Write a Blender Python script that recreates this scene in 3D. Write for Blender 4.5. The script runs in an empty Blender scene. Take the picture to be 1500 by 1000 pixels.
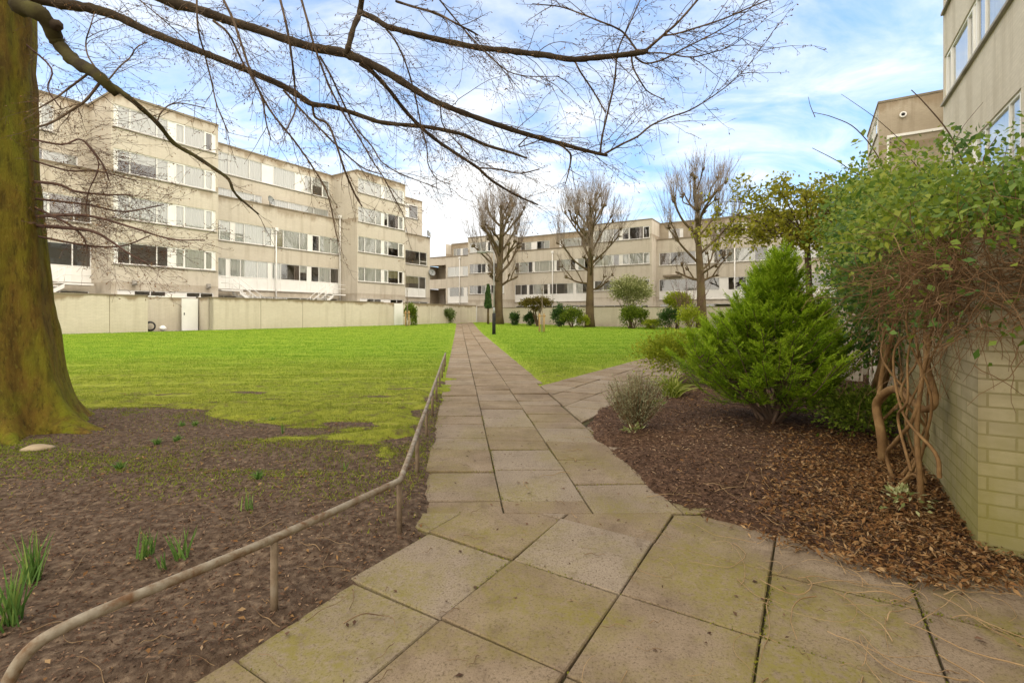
import bpy, math, random
import numpy as np
from mathutils import Vector, Matrix
random.seed(7); RNG = np.random.default_rng(7)
S = bpy.context.scene; COL = S.collection
R = math.radians

# ------------------------------------------------------------------ camera and ground frame
F, HZ, CAMH = 700.0, 460.0, 1.3
U = Vector((.5278, .8494)); V = Vector((.8494, -.5278))      # along the courtyard, and across it
def W(s, t, z=0.0):
    return Vector((s*U.x+t*V.x, s*U.y+t*V.y, z))
def st(x, y): return x*U.x+y*U.y, x*V.x+y*V.y
def sst(a, b, x):
    k = min(1, max(0, (x-a)/(b-a))); return k*k*(3-2*k)
def G(x, y):
    s, t = st(x, y)
    return .3*sst(4, 24, y)*sst(-17, -33, t)
def Gv(x, y):
    t = x*V.x+y*V.y
    k = np.clip((y-4)/20, 0, 1); m = np.clip((t+17)/-16., 0, 1)
    return .3*k*k*(3-2*k)*m*m*(3-2*m)
def pt(px, py, D):
    return Vector(((px-750)/F*D, D, CAMH+(HZ-py)/F*D))
def gp(px, py):
    z = 0.
    for _ in range(12):
        D = F*(CAMH-z)/(py-HZ); x = (px-750)/F*D
        z = .5*z+.5*G(x, D)
    return Vector((x, D, G(x, D)))

# ------------------------------------------------------------------ mesh helpers
class MB:
    def __init__(s): s.v = []; s.f = []; s.uv = []; s.mi = []; s.sm = []
    def face(s, pts, uv=None, mi=0, sm=False):
        n = len(s.v); s.v += [tuple(p) for p in pts]; s.f.append(tuple(range(n, n+len(pts))))
        s.uv += (uv or [(0, 0)]*len(pts)); s.mi.append(mi); s.sm.append(sm)
    def box(s, o, a, b, c, mi=0):
        o, a, b, c = Vector(o), Vector(a), Vector(b), Vector(c)
        if a.cross(b).dot(c) < 0: a, b = b, a
        la, lb, lc = a.length, b.length, c.length
        def q(p, e, g, le, lg):
            uv = [(0, 0), (le, 0), (le, lg), (0, lg)]
            if abs(e.z) > abs(g.z): uv = [(y, x) for x, y in uv]
            s.face([p, p+e, p+e+g, p+g], uv, mi)
        q(o, b, a, lb, la); q(o+c, a, b, la, lb)
        q(o, a, c, la, lc); q(o+b, c, a, lc, la)
        q(o, c, b, lc, lb); q(o+a, b, c, lb, lc)
    def tube(s, P, r, n=6, mi=0, cap=True, ell=1.0):
        P = [Vector(p) for p in P]
        if len(P) < 2: return
        if not hasattr(r, '__len__'): r = [r]*len(P)
        base = len(s.v); T = (P[1]-P[0]).normalized()
        N = T.orthogonal().normalized()
        for i, p in enumerate(P):
            if i == 0: t = P[1]-P[0]
            elif i == len(P)-1: t = P[-1]-P[-2]
            else: t = P[i+1]-P[i-1]
            if t.length < 1e-9: t = T
            t = t.normalized(); N = (N-t*N.dot(t))
            N = N.normalized() if N.length > 1e-6 else t.orthogonal().normalized()
            B = t.cross(N); T = t
            for k in range(n):
                a = 2*math.pi*k/n
                s.v.append(tuple(p+(N*math.cos(a)+B*math.sin(a)*ell)*r[i]))
        for i in range(len(P)-1):
            for k in range(n):
                a, b = base+i*n+k, base+i*n+(k+1) % n
                s.f.append((a, b, b+n, a+n)); s.uv += [(k/n, i), ((k+1)/n, i), ((k+1)/n, i+1), (k/n, i+1)]
                s.mi.append(mi); s.sm.append(True)
        if cap and n > 3:
            e = base+(len(P)-1)*n
            s.f.append(tuple(range(e, e+n))); s.uv += [(0, 0)]*n; s.mi.append(mi); s.sm.append(False)
            s.f.append(tuple(range(base+n-1, base-1, -1))); s.uv += [(0, 0)]*n; s.mi.append(mi); s.sm.append(False)
    def build(s, name, mats, parent=None):
        me = bpy.data.meshes.new(name); me.from_pydata(s.v, [], s.f)
        for m in (mats if isinstance(mats, (list, tuple)) else [mats]): me.materials.append(m)
        uvl = me.uv_layers.new(name='UVMap')
        uvl.data.foreach_set('uv', np.array(s.uv, dtype=np.float32).ravel())
        me.polygons.foreach_set('material_index', np.array(s.mi, dtype=np.int32))
        me.polygons.foreach_set('use_smooth', np.array(s.sm, dtype=bool))
        me.update()
        return link(name, me, parent)
def link(name, me, parent=None):
    o = bpy.data.objects.new(name, me); COL.objects.link(o)
    if parent is not None:
        o.parent = parent; o.matrix_parent_inverse = Matrix.Translation(parent.location).inverted()
    return o
def npmesh(name, verts, faces, mat, parent=None, rnd=None, smooth=False):
    """verts (N,3), faces (M,k) arrays; rnd (N,) a per-leaf colour number"""
    verts = np.asarray(verts, dtype=np.float32); faces = np.asarray(faces, dtype=np.int32)
    me = bpy.data.meshes.new(name); k = faces.shape[1]; m = len(faces)
    me.vertices.add(len(verts)); me.vertices.foreach_set('co', verts.ravel())
    me.loops.add(m*k); me.loops.foreach_set('vertex_index', faces.ravel())
    me.polygons.add(m); me.polygons.foreach_set('loop_start', np.arange(0, m*k, k, dtype=np.int32))
    try: me.polygons.foreach_set('loop_total', np.full(m, k, dtype=np.int32))
    except Exception: pass
    if smooth: me.polygons.foreach_set('use_smooth', np.ones(m, dtype=bool))
    if rnd is not None:
        at = me.attributes.new('rnd', 'FLOAT', 'POINT'); at.data.foreach_set('value', np.asarray(rnd, dtype=np.float32))
    me.materials.append(mat); me.update(calc_edges=True); me.validate()
    return link(name, me, parent)
def tag(o, label=None, cat=None, group=None, kind=None):
    if label: o['label'] = label
    if cat: o['category'] = cat
    if group: o['group'] = group
    if kind: o['kind'] = kind
    return o
def thing(name, loc, label, cat, group=None):
    o = bpy.data.objects.new(name, None); COL.objects.link(o); o.location = loc
    o.empty_display_size = .2
    return tag(o, label, cat, group)
def nrm(a): return a/np.maximum(np.linalg.norm(a, axis=-1, keepdims=True), 1e-9)
def leafarr(C, Dr, Nn, L, Wd, fold=.25):
    """diamond leaves: base, side, tip, side -> verts (4N,3), faces"""
    Dr = nrm(Dr); B = nrm(np.cross(Dr, Nn)); Nn = np.cross(B, Dr)
    L = np.broadcast_to(np.asarray(L), (len(C),))[:, None]; Wd = np.broadcast_to(np.asarray(Wd), (len(C),))[:, None]
    v = np.stack([C, C+Dr*L*.45+B*Wd*.5+Nn*Wd*fold, C+Dr*L, C+Dr*L*.45-B*Wd*.5+Nn*Wd*fold], 1).reshape(-1, 3)
    f = np.arange(len(C)*4).reshape(-1, 4)
    return v, f
def leaves(name, C, Dr, Nn, L, Wd, mat, parent=None, rnd=None, fold=.25):
    v, f = leafarr(C, Dr, Nn, L, Wd, fold)
    if rnd is None: rnd = RNG.random(len(C))
    return npmesh(name, v, f, mat, parent, np.repeat(rnd, 4))
def rdir(n): return nrm(RNG.normal(size=(n, 3)))

# ------------------------------------------------------------------ materials
def newmat(name):
    m = bpy.data.materials.new(name); m.use_nodes = True; nt = m.node_tree; nt.nodes.clear()
    out = nt.nodes.new('ShaderNodeOutputMaterial'); return m, nt, out
class NT:
    def __init__(s, nt): s.nt = nt
    def n(s, typ, ins=None, **kw):
        nd = s.nt.nodes.new(typ)
        for k, v in kw.items(): setattr(nd, k, v)
        for k, v in (ins or {}).items():
            if isinstance(v, bpy.types.NodeSocket): s.nt.links.new(v, nd.inputs[k])
            else: nd.inputs[k].default_value = v
        return nd
    def co(s, kind='Object'): return s.n('ShaderNodeTexCoord').outputs[kind]
    def map(s, v, scale=(1, 1, 1), loc=(0, 0, 0), rot=(0, 0, 0)):
        return s.n('ShaderNodeMapping', {'Vector': v, 'Scale': scale, 'Location': loc, 'Rotation': rot}).outputs[0]
    def noise(s, v, scale, detail=5, rough=.55, dist=0):
        return s.n('ShaderNodeTexNoise', {'Vector': v, 'Scale': scale, 'Detail': detail, 'Roughness': rough, 'Distortion': dist}).outputs[0]
    def ramp(s, f, stops):
        nd = s.n('ShaderNodeValToRGB', {'Fac': f}); e = nd.color_ramp.elements
        while len(e) < len(stops): e.new(.5)
        for el, (p, c) in zip(e, stops):
            el.position = p; el.color = (c, c, c, 1) if not hasattr(c, '__len__') else (*c[:3], 1)
        return nd.outputs[0]
    def mix(s, fac, a, b, blend='MIX'):
        nd = s.n('ShaderNodeMix', data_type='RGBA', blend_type=blend)
        for i, v in ((0, fac), (6, a), (7, b)):
            if isinstance(v, bpy.types.NodeSocket): s.nt.links.new(v, nd.inputs[i])
            else: nd.inputs[i].default_value = (v if i == 0 else (*v, 1))
        return nd.outputs[2]
    def math(s, op, a, b=0.0, clamp=False):
        nd = s.n('ShaderNodeMath', operation=op, use_clamp=clamp)
        for i, v in ((0, a), (1, b)):
            if isinstance(v, bpy.types.NodeSocket): s.nt.links.new(v, nd.inputs[i])
            else: nd.inputs[i].default_value = v
        return nd.outputs[0]
    def attr(s, name='rnd'): return s.n('ShaderNodeAttribute', attribute_name=name).outputs['Fac']
    def bump(s, h, strength=.3, dist=.02):
        return s.n('ShaderNodeBump', {'Height': h, 'Strength': strength, 'Distance': dist}).outputs[0]
    def pbr(s, col, rough=.8, normal=None, spec=.3, **kw):
        nd = s.n('ShaderNodeBsdfPrincipled', {'Roughness': rough, 'Specular IOR Level': spec})
        for k, v in (('Base Color', col), ('Normal', normal), *kw.items()):
            if v is None: continue
            if isinstance(v, bpy.types.NodeSocket): s.nt.links.new(v, nd.inputs[k])
            else: nd.inputs[k].default_value = (*v, 1) if hasattr(v, '__len__') and len(v) == 3 else v
        return nd.outputs[0]
def finish(nt, out, sh): nt.links.new(sh, out.inputs[0])
def m_noise(name, stops, scale=3, detail=6, rough=.8, bump=.2, bscale=None, spec=.25, scl=(1, 1, 1), metallic=0):
    m, nt, out = newmat(name); b = NT(nt); v = b.map(b.co(), scl)
    n = b.noise(v, scale, detail, .6); c = b.ramp(n, stops)
    bn = b.bump(b.noise(v, bscale or scale*6, 4), bump, .01) if bump else None
    finish(nt, out, b.pbr(c, rough, bn, spec, Metallic=metallic)); return m
def m_leaf(name, stops, rough=.55, trans=.35, spec=.25, nz=.35, nscale=1.5):
    """leaf colour from each leaf's own number and a slow patchwork; some light passes through"""
    m, nt, out = newmat(name); b = NT(nt)
    f = b.math('ADD', b.math('MULTIPLY', b.attr(), 1-nz), b.math('MULTIPLY', b.noise(b.co(), nscale, 3), nz))
    c = b.ramp(f, stops)
    p = b.pbr(c, rough, None, spec)
    t = b.n('ShaderNodeBsdfTranslucent', {'Color': c}).outputs[0]
    mx = b.n('ShaderNodeMixShader', {0: trans, 1: p, 2: t}).outputs[0]
    finish(nt, out, mx); return m
def m_brick(name, base, dark, mortar, algae=None, stain=.5, bw=.225, bh=.075, bands=(), var=(.45, .84, .12)):
    m, nt, out = newmat(name); b = NT(nt); uv = b.co('UV'); ob = b.co()
    big = b.noise(b.map(ob, (.35, .35, .9)), 1.0, 6, .6)
    strk = b.noise(b.map(ob, (2.2, 2.2, .22)), 1.0, 5, .6)
    c0 = b.mix(b.ramp(big, [(.35, 0.), (.7, 1.)]), base, dark)
    br = b.n('ShaderNodeTexBrick', {'Vector': uv, 'Color1': c0, 'Color2': b.mix(var[0], c0, tuple(x*var[1] for x in base)), 'Mortar': (*mortar, 1), 'Scale': 1.0,
             'Mortar Size': .006, 'Mortar Smooth': .2, 'Bias': 0., 'Brick Width': bw, 'Row Height': bh})
    c = br.outputs['Color']
    c = b.mix(b.ramp(b.noise(b.map(uv, (4.4, 13.3, 1)), 1.0, 2, .5), [(.35, var[2]), (.6, 0.)]), c, tuple(x*.62 for x in dark))
    c = b.mix(b.ramp(b.noise(ob, 45, 6, .75), [(.35, var[2]), (.5, 0.)]), c, tuple(x*.6 for x in base))
    c = b.mix(b.math('MULTIPLY', b.ramp(strk, [(.5, 0.), (.72, 1.)]), stain), c, tuple(x*.55 for x in (dark[0], dark[1]*.93, dark[2]*.8)))
    zz = b.n('ShaderNodeSeparateXYZ', {0: ob}).outputs[2]; drip = b.noise(b.map(ob, (1.1, 1.1, .25), (5, 3, 0)), 1.0, 6, .6)
    for z0, z1, amt in bands:      # rain staining under the copings, its lower edge ragged
        up = b.math('MULTIPLY', b.math('SUBTRACT', zz, z0), 1/(z1-z0), True)
        k = b.ramp(b.math('ADD', up, b.math('MULTIPLY', b.math('SUBTRACT', drip, .5), 2.2)), [(.45, 0.), (.85, amt)])
        k = b.math('MULTIPLY', k, b.math('LESS_THAN', zz, z1+.02))
        c = b.mix(k, c, (.235, .165, .095))
    if algae:
        an = b.noise(b.map(ob, (2.0, 2.0, .8)), 1.0, 6, .65)
        z = b.n('ShaderNodeSeparateXYZ', {0: ob}).outputs[2]
        zf = b.math('SUBTRACT', 1.0, b.math('MULTIPLY', z, algae[1]), True)
        k = b.math('MULTIPLY', b.ramp(an, [(.3, .25), (.62, 1.)]), b.math('ADD', zf, .12, True), True)
        c = b.mix(b.math('MULTIPLY', k, algae[2]), c, algae[0])
    h = b.math('ADD', b.math('MULTIPLY', br.outputs['Fac'], -1.), b.math('MULTIPLY', b.noise(ob, 60, 3), .4))
    finish(nt, out, b.pbr(c, .9, b.bump(h, .5, .006), .2)); return m

MAT = {}
def build_mats():
    M = MAT
    M['brick'] = m_brick('buff_brick', (.655, .60, .51), (.57, .51, .42), (.55, .495, .41), None, .40, bands=((13.5, 14.35, .75), (9.0, 10.05, .55), (2.2, 3.2, .35)))
    M['brick_brown'] = m_brick('brown_brick', (.48, .41, .315), (.37, .31, .23), (.38, .32, .24), None, .5, bands=((10.6, 11.5, .5), (13.2, 14.3, .6)))  # browner, darker brick than the buff one
    M['gwall'] = m_brick('garden_wall_brick', (.665, .605, .51), (.58, .515, .42), (.55, .49, .40), ((.20, .19, .05), .9, .25), .35, bands=((1.85, 2.28, .8),))
    M['gwall_green'] = m_brick('algae_brick', (.54, .475, .34), (.38, .325, .215), (.24, .205, .125), ((.21, .195, .025), .68, .68), .5, var=(.8, .58, .45))
    M['coping'] = m_noise('weathered_coping', [(.3, (.16, .13, .09)), (.7, (.30, .25, .18))], 1.2, 6, .9, .3)
    M['roof'] = m_noise('roof_felt', [(.3, (.10, .09, .08)), (.7, (.2, .18, .16))], .6)
    M['white'] = m_noise('white_paint', [(.3, (.78, .77, .74)), (.7, (.86, .85, .82))], 1.5, 4, .5, .05)
    M['whitepanel'] = m_noise('white_panel', [(.3, (.70, .70, .68)), (.7, (.84, .83, .81))], .8, 5, .6, .05)
    M['sill'] = m_noise('grey_sill', [(.3, (.25, .23, .21)), (.7, (.42, .39, .35))], 2)
    M['curtain'] = m_noise('net_curtain', [(.35, (.77, .77, .75)), (.65, (.86, .86, .84))], 1, 3, .9, 0, None, .1, (9, 9, .15))
    M['curtain2'] = m_noise('cream_curtain', [(.35, (.40, .36, .22)), (.65, (.62, .57, .38))], 1, 3, .9, 0, None, .1, (9, 9, .15))
    M['curtain3'] = m_noise('dusky_curtain', [(.35, (.24, .19, .17)), (.65, (.45, .37, .33))], 1, 3, .9, 0, None, .1, (9, 9, .15))
    M['room'] = m_noise('room_walls', [(.3, (.22, .19, .15)), (.7, (.42, .36, .30))], .5, 2, .9, 0)
    M['dark'] = m_noise('dark_metal', [(.3, (.012, .013, .015)), (.7, (.03, .03, .032))], 4, 4, .5, .1)
    M['grey_metal'] = m_noise('grey_metal', [(.3, (.22, .23, .23)), (.7, (.36, .37, .37))], 4, 4, .5, .05)
    M['rail'] = m_noise('galvanised_rail', [(.34, (.16, .085, .040)), (.46, (.24, .185, .125)), (.56, (.30, .255, .19)), (.8, (.42, .37, .29))], 17, 8, .7, .15, 60, .4, (1, 1, 1), .25)
    M['railpost'] = m_noise('rusty_post', [(.25, (.10, .065, .04)), (.6, (.24, .18, .12)), (.85, (.32, .28, .22))], 9, 6, .75, .2, 60)
    # glass seen as thin sheet
    m, nt, out = newmat('window_glass'); b = NT(nt)
    fr = b.n('ShaderNodeFresnel', {'IOR': 1.5}).outputs[0]
    k = b.math('ADD', b.math('MULTIPLY', fr, 1.2), .12, True)
    tr = b.n('ShaderNodeBsdfTransparent', {'Color': (.93, .94, .93, 1)}).outputs[0]
    gl = b.n('ShaderNodeBsdfGlossy', {'Color': (.95, .95, .95, 1), 'Roughness': .03}).outputs[0]
    finish(nt, out, b.n('ShaderNodeMixShader', {0: k, 1: tr, 2: gl}).outputs[0]); M['glass'] = m
    # bark of the big beech: green-brown with moss
    m, nt, out = newmat('mossy_bark'); b = NT(nt); ob = b.co()
    v1 = b.map(ob, (3.0, 3.0, .95)); n1 = b.noise(v1, 1.0, 7, .6, .5)
    n2 = b.noise(b.map(ob, (14, 14, 4)), 1.0, 6, .65)
    c = b.ramp(n1, [(.28, (.115, .074, .018)), (.43, (.215, .135, .026)), (.55, (.235, .190, .022)), (.72, (.235, .235, .024))])
    c = b.mix(b.ramp(n2, [(.35, .5), (.55, 0.)]), c, (.050, .036, .012))
    z = b.n('ShaderNodeSeparateXYZ', {0: ob}).outputs[2]
    low = b.math('SUBTRACT', 1.0, b.math('MULTIPLY', z, 1.6), True)
    mo = b.math('MULTIPLY', b.ramp(b.noise(ob, 3.5, 6), [(.45, 0.), (.62, 1.)]), low)
    c = b.mix(mo, c, (.20, .23, .012))
    h = b.math('ADD', b.noise(b.map(ob, (16, 16, 3.2)), 1.0, 8, .72), b.math('MULTIPLY', b.noise(b.map(ob, (55, 55, 22)), 1.0, 6, .7), .6))
    c = b.mix(b.ramp(b.noise(b.map(ob, (24, 24, 5)), 1.0, 7, .7), [(.36, .6), (.46, 0.)]), c, (.045, .032, .012))
    c = b.mix(b.ramp(b.noise(b.map(ob, (40, 40, 18)), 1.0, 6, .7), [(.56, 0.), (.68, .5)]), c, (.33, .30, .05))
    finish(nt, out, b.pbr(c, .9, b.bump(h, 1.0, .04), .15)); M['bark'] = m
    M['limb'] = m_noise('limb_bark', [(.3, (.035, .024, .016)), (.55, (.070, .050, .030)), (.75, (.085, .070, .033))], 4, 6, .9, .5, 40)
    M['mosslimb'] = m_noise('mossy_limb', [(.3, (.030, .021, .011)), (.5, (.058, .048, .016)), (.75, (.085, .078, .018))], 5, 6, .9, .5, 40)
    M['litter_twig'] = m_noise('litter_twig', [(.3, (.10, .055, .03)), (.7, (.36, .25, .14))], 9, 3, .9, 0)
    M['twig'] = m_noise('beech_twig', [(.3, (.085, .056, .034)), (.7, (.18, .125, .078))], 6, 3, .85, 0)
    M['redtwig'] = m_noise('reddish_twig', [(.3, (.10, .055, .042)), (.7, (.20, .125, .10))], 6, 3, .85, 0)
    M['limebark'] = m_noise('lime_bark', [(.3, (.075, .050, .028)), (.55, (.125, .090, .045)), (.75, (.135, .115, .045))], 1.6, 6, .9, .4, 12)
    M['limetwig'] = m_noise('lime_shoot', [(.3, (.19, .150, .115)), (.7, (.32, .26, .205))], 3, 3, .9, 0)
    M['wood'] = m_noise('stake_wood', [(.3, (.30, .19, .08)), (.7, (.48, .33, .15))], 4, 5, .9, .2)
    M['stone'] = m_noise('pale_stone', [(.3, (.28, .21, .13)), (.7, (.45, .36, .24))], 9, 6, .9, .4)
    M['hose'] = m_noise('hose', [(.3, (.02, .02, .02)), (.7, (.05, .05, .05))], 9)
    M['yellow'] = m_noise('yellow_board', [(.3, (.70, .62, .22)), (.7, (.80, .72, .34))], 2, 3, .6, 0)
    # paving slab
    m, nt, out = newmat('concrete_slab'); b = NT(nt); ob = b.co()
    n1 = b.noise(ob, 2.3, 8, .62); n2 = b.noise(ob, 95, 4, .7); n3 = b.noise(ob, 9, 6, .65)
    c = b.ramp(n1, [(.28, (.180, .131, .083)), (.5, (.255, .193, .129)), (.72, (.325, .254, .176))])
    c = b.mix(b.math('MULTIPLY', b.math('SUBTRACT', b.attr(), .45), .8, False), c, (.36, .31, .25))
    c = b.mix(b.ramp(n2, [(.36, .75), (.47, 0.)]), c, (.085, .058, .036))
    c = b.mix(b.ramp(b.noise(ob, 240, 3, .7), [(.38, .4), (.5, 0.)]), c, (.10, .075, .05))
    c = b.mix(b.ramp(n2, [(.62, 0.), (.74, .4)]), c, (.42, .37, .29))
    c = b.mix(b.ramp(n3, [(.30, .5), (.45, 0.)]), c, (.115, .080, .055))
    xyz = b.n('ShaderNodeSeparateXYZ', {0: ob})
    gn = b.noise(ob, 1.35, 7, .6, .4)
    near = b.math('SUBTRACT', 1.0, b.math('MULTIPLY', b.math('SUBTRACT', xyz.outputs[1], 1.9), .19), True)
    gm = b.math('MULTIPLY', b.ramp(gn, [(.44, 0.), (.60, 1.)]), b.math('ADD', b.math('MULTIPLY', near, .55), .07))
    gm = b.math('MULTIPLY', gm, b.ramp(b.noise(ob, 30, 7, .75), [(.38, .12), (.56, 1.15)]))
    c = b.mix(b.ramp(b.noise(ob, 1.05, 6, .62, .6), [(.58, 0.), (.70, .62)]), c, (.125, .092, .062))
    c = b.mix(gm, c, (.205, .180, .024))
    bb = b.math('ADD', n2, b.math('MULTIPLY', n3, 1.2))
    finish(nt, out, b.pbr(c, .92, b.bump(bb, .35, .006), .2)); M['slab'] = m
    M['moss'] = m_leaf('joint_moss', [(0., (.07, .075, .012)), (.6, (.17, .18, .018)), (1., (.30, .28, .03))], .9, .2, .1, .3)
    M['joint'] = m_noise('joint_dirt', [(.35, (.040, .030, .018)), (.55, (.065, .055, .02)), (.7, (.085, .095, .018))], 7, 6, .95, .6)
    M['soil'] = m_noise('garden_soil', [(.28, (.042, .026, .017)), (.45, (.085, .056, .037)), (.58, (.135, .094, .064)), (.74, (.25, .18, .12))], 22, 10, .95, .6, 110, .15)
    M['mulchbase'] = m_noise('bark_mulch_base', [(.3, (.040, .023, .014)), (.5, (.092, .052, .032)), (.7, (.175, .106, .066))], 30, 8, .95, .9, 90, .15)
    M['earth'] = m_noise('earth', [(.3, (.05, .04, .025)), (.7, (.11, .09, .055))], 2)
    # lawn sheet under the blades
    m, nt, out = newmat('lawn_turf'); b = NT(nt); ob = b.co()
    y = b.n('ShaderNodeSeparateXYZ', {0: ob}).outputs[1]
    yy = b.math('ADD', y, b.math('MULTIPLY', b.math('SUBTRACT', b.noise(ob, .45, 5), .5), 8.0))
    far = b.ramp(b.math('MULTIPLY', yy, 1/30.), [(.20, 0.), (.52, 1.)])
    g1 = b.ramp(b.noise(ob, 6, 9, .7), [(.3, (.13, .125, .035)), (.5, (.225, .245, .028)), (.7, (.31, .31, .05))])
    g2 = b.ramp(b.noise(ob, 1.7, 9, .7), [(.3, (.13, .20, .018)), (.52, (.205, .295, .022)), (.72, (.28, .345, .035))])
    c = b.mix(far, g1, g2)
    dk = b.math('MULTIPLY', b.ramp(b.noise(ob, 6, 8, .75), [(.36, .7), (.47, 0.)]), b.math('SUBTRACT', 1.0, b.math('MULTIPLY', far, .75)))
    c = b.mix(dk, c, (.115, .08, .045))
    finish(nt, out, b.pbr(c, .95, b.bump(b.noise(ob, 40, 6, .7), .6, .02), .1)); M['turf'] = m
    m, nt, out = newmat('grass_blade'); b = NT(nt); ob = b.co()
    y = b.n('ShaderNodeSeparateXYZ', {0: ob}).outputs[1]
    yy = b.math('ADD', y, b.math('MULTIPLY', b.math('SUBTRACT', b.noise(ob, .45, 5), .5), 8.0))
    far = b.ramp(b.math('MULTIPLY', yy, 1/30.), [(.20, 0.), (.52, 1.)])
    a = b.attr()
    mt = b.noise(ob, 5.5, 6, .7); a = b.math('ADD', b.math('MULTIPLY', a, .6), b.math('MULTIPLY', b.math('SUBTRACT', mt, .3), 1.0), True)
    g1 = b.ramp(a, [(0., (.11, .135, .014)), (.45, (.215, .260, .030)), (.8, (.32, .330, .05)), (1., (.48, .40, .17))])
    g2 = b.ramp(a, [(0., (.12, .215, .012)), (.5, (.160, .305, .024)), (.85, (.235, .365, .04)), (1., (.38, .40, .08))])
    c = b.mix(far, g1, g2)
    t = b.n('ShaderNodeBsdfTranslucent', {'Color': c}).outputs[0]
    finish(nt, out, b.n('ShaderNodeMixShader', {0: .35, 1: b.pbr(c, .7, None, .15), 2: t}).outputs[0]); M['grass'] = m
    chips = [(0., (.033, .018, .011)), (.3, (.082, .045, .028)), (.6, (.165, .094, .058)), (.82, (.30, .195, .12)), (1., (.56, .43, .28))]
    M['chip'] = m_leaf('bark_chip', chips, .9, .0, .15, .15)
    M['deadleaf'] = m_leaf('dead_leaf', [(0., (.10, .042, .014)), (.4, (.20, .095, .034)), (.75, (.29, .165, .066)), (1., (.44, .30, .16))], .8, .1, .15, .1)
    M['conifer'] = m_leaf('conifer_spray', [(0., (.082, .155, .011)), (.4, (.20, .335, .017)), (.72, (.35, .49, .025)), (1., (.48, .60, .06))], .6, .42, .2, .2, 3)
    M['ivy'] = m_leaf('climber_leaf', [(0., (.045, .105, .022)), (.36, (.095, .19, .030)), (.64, (.21, .30, .028)), (1., (.44, .46, .06))], .42, .4, .35, .3, 1.2)
    M['yleaf'] = m_leaf('olive_leaf', [(0., (.14, .15, .02)), (.4, (.29, .30, .024)), (.75, (.44, .42, .035)), (1., (.52, .47, .07))], .5, .35, .3, .3)
    M['greyleaf'] = m_leaf('grey_leaf', [(0., (.16, .15, .075)), (.5, (.30, .30, .165)), (1., (.48, .48, .30))], .8, .2, .1, .2)
    M['varleaf'] = m_leaf('variegated_leaf', [(0., (.13, .17, .045)), (.5, (.32, .34, .13)), (1., (.62, .62, .36))], .6, .3, .2, .2)
    M['sagebush'] = m_leaf('sage_bush', [(0., (.08, .12, .035)), (.5, (.17, .225, .075)), (1., (.29, .34, .14))], .7, .2, .2, .25)
    M['darkleaf'] = m_leaf('evergreen_leaf', [(0., (.02, .05, .014)), (.5, (.05, .11, .025)), (1., (.12, .21, .04))], .45, .2, .4, .25)
    M['limeleaf'] = m_leaf('lime_green_leaf', [(0., (.15, .20, .014)), (.5, (.28, .34, .022)), (1., (.44, .46, .05))], .6, .3, .2, .25)
    M['brownbush'] = m_leaf('brownish_leaf', [(0., (.07, .055, .012)), (.5, (.135, .11, .018)), (1., (.22, .18, .035))], .7, .2, .2, .25)
    M['greenbush'] = m_leaf('green_bush_leaf', [(0., (.06, .105, .012)), (.5, (.14, .205, .02)), (1., (.25, .31, .04))], .6, .25, .25, .25)
    M['strap'] = m_leaf('strap_leaf', [(0., (.13, .20, .02)), (.6, (.27, .33, .04)), (1., (.42, .43, .12))], .5, .3, .25, .1)
    M['daffleaf'] = m_leaf('bulb_leaf', [(0., (.07, .15, .03)), (.6, (.15, .28, .06)), (1., (.30, .38, .09))], .5, .3, .3, .1)
    M['vinestem'] = m_noise('vine_stem', [(.3, (.13, .070, .028)), (.55, (.24, .14, .058)), (.75, (.34, .225, .10))], 9, 5, .85, .4, 70)
    M['drystem'] = m_noise('dry_vine', [(.3, (.125, .070, .032)), (.55, (.21, .122, .058)), (.75, (.34, .22, .115))], 5, 3, .9, 0)
    M['straw'] = m_noise('straw_stem', [(.3, (.27, .17, .08)), (.7, (.43, .30, .16))], 5, 3, .9, 0)
    M['canestem'] = m_noise('cane', [(.3, (.09, .055, .035)), (.7, (.15, .10, .07))], 5, 3, .9, 0)
build_mats()
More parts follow.
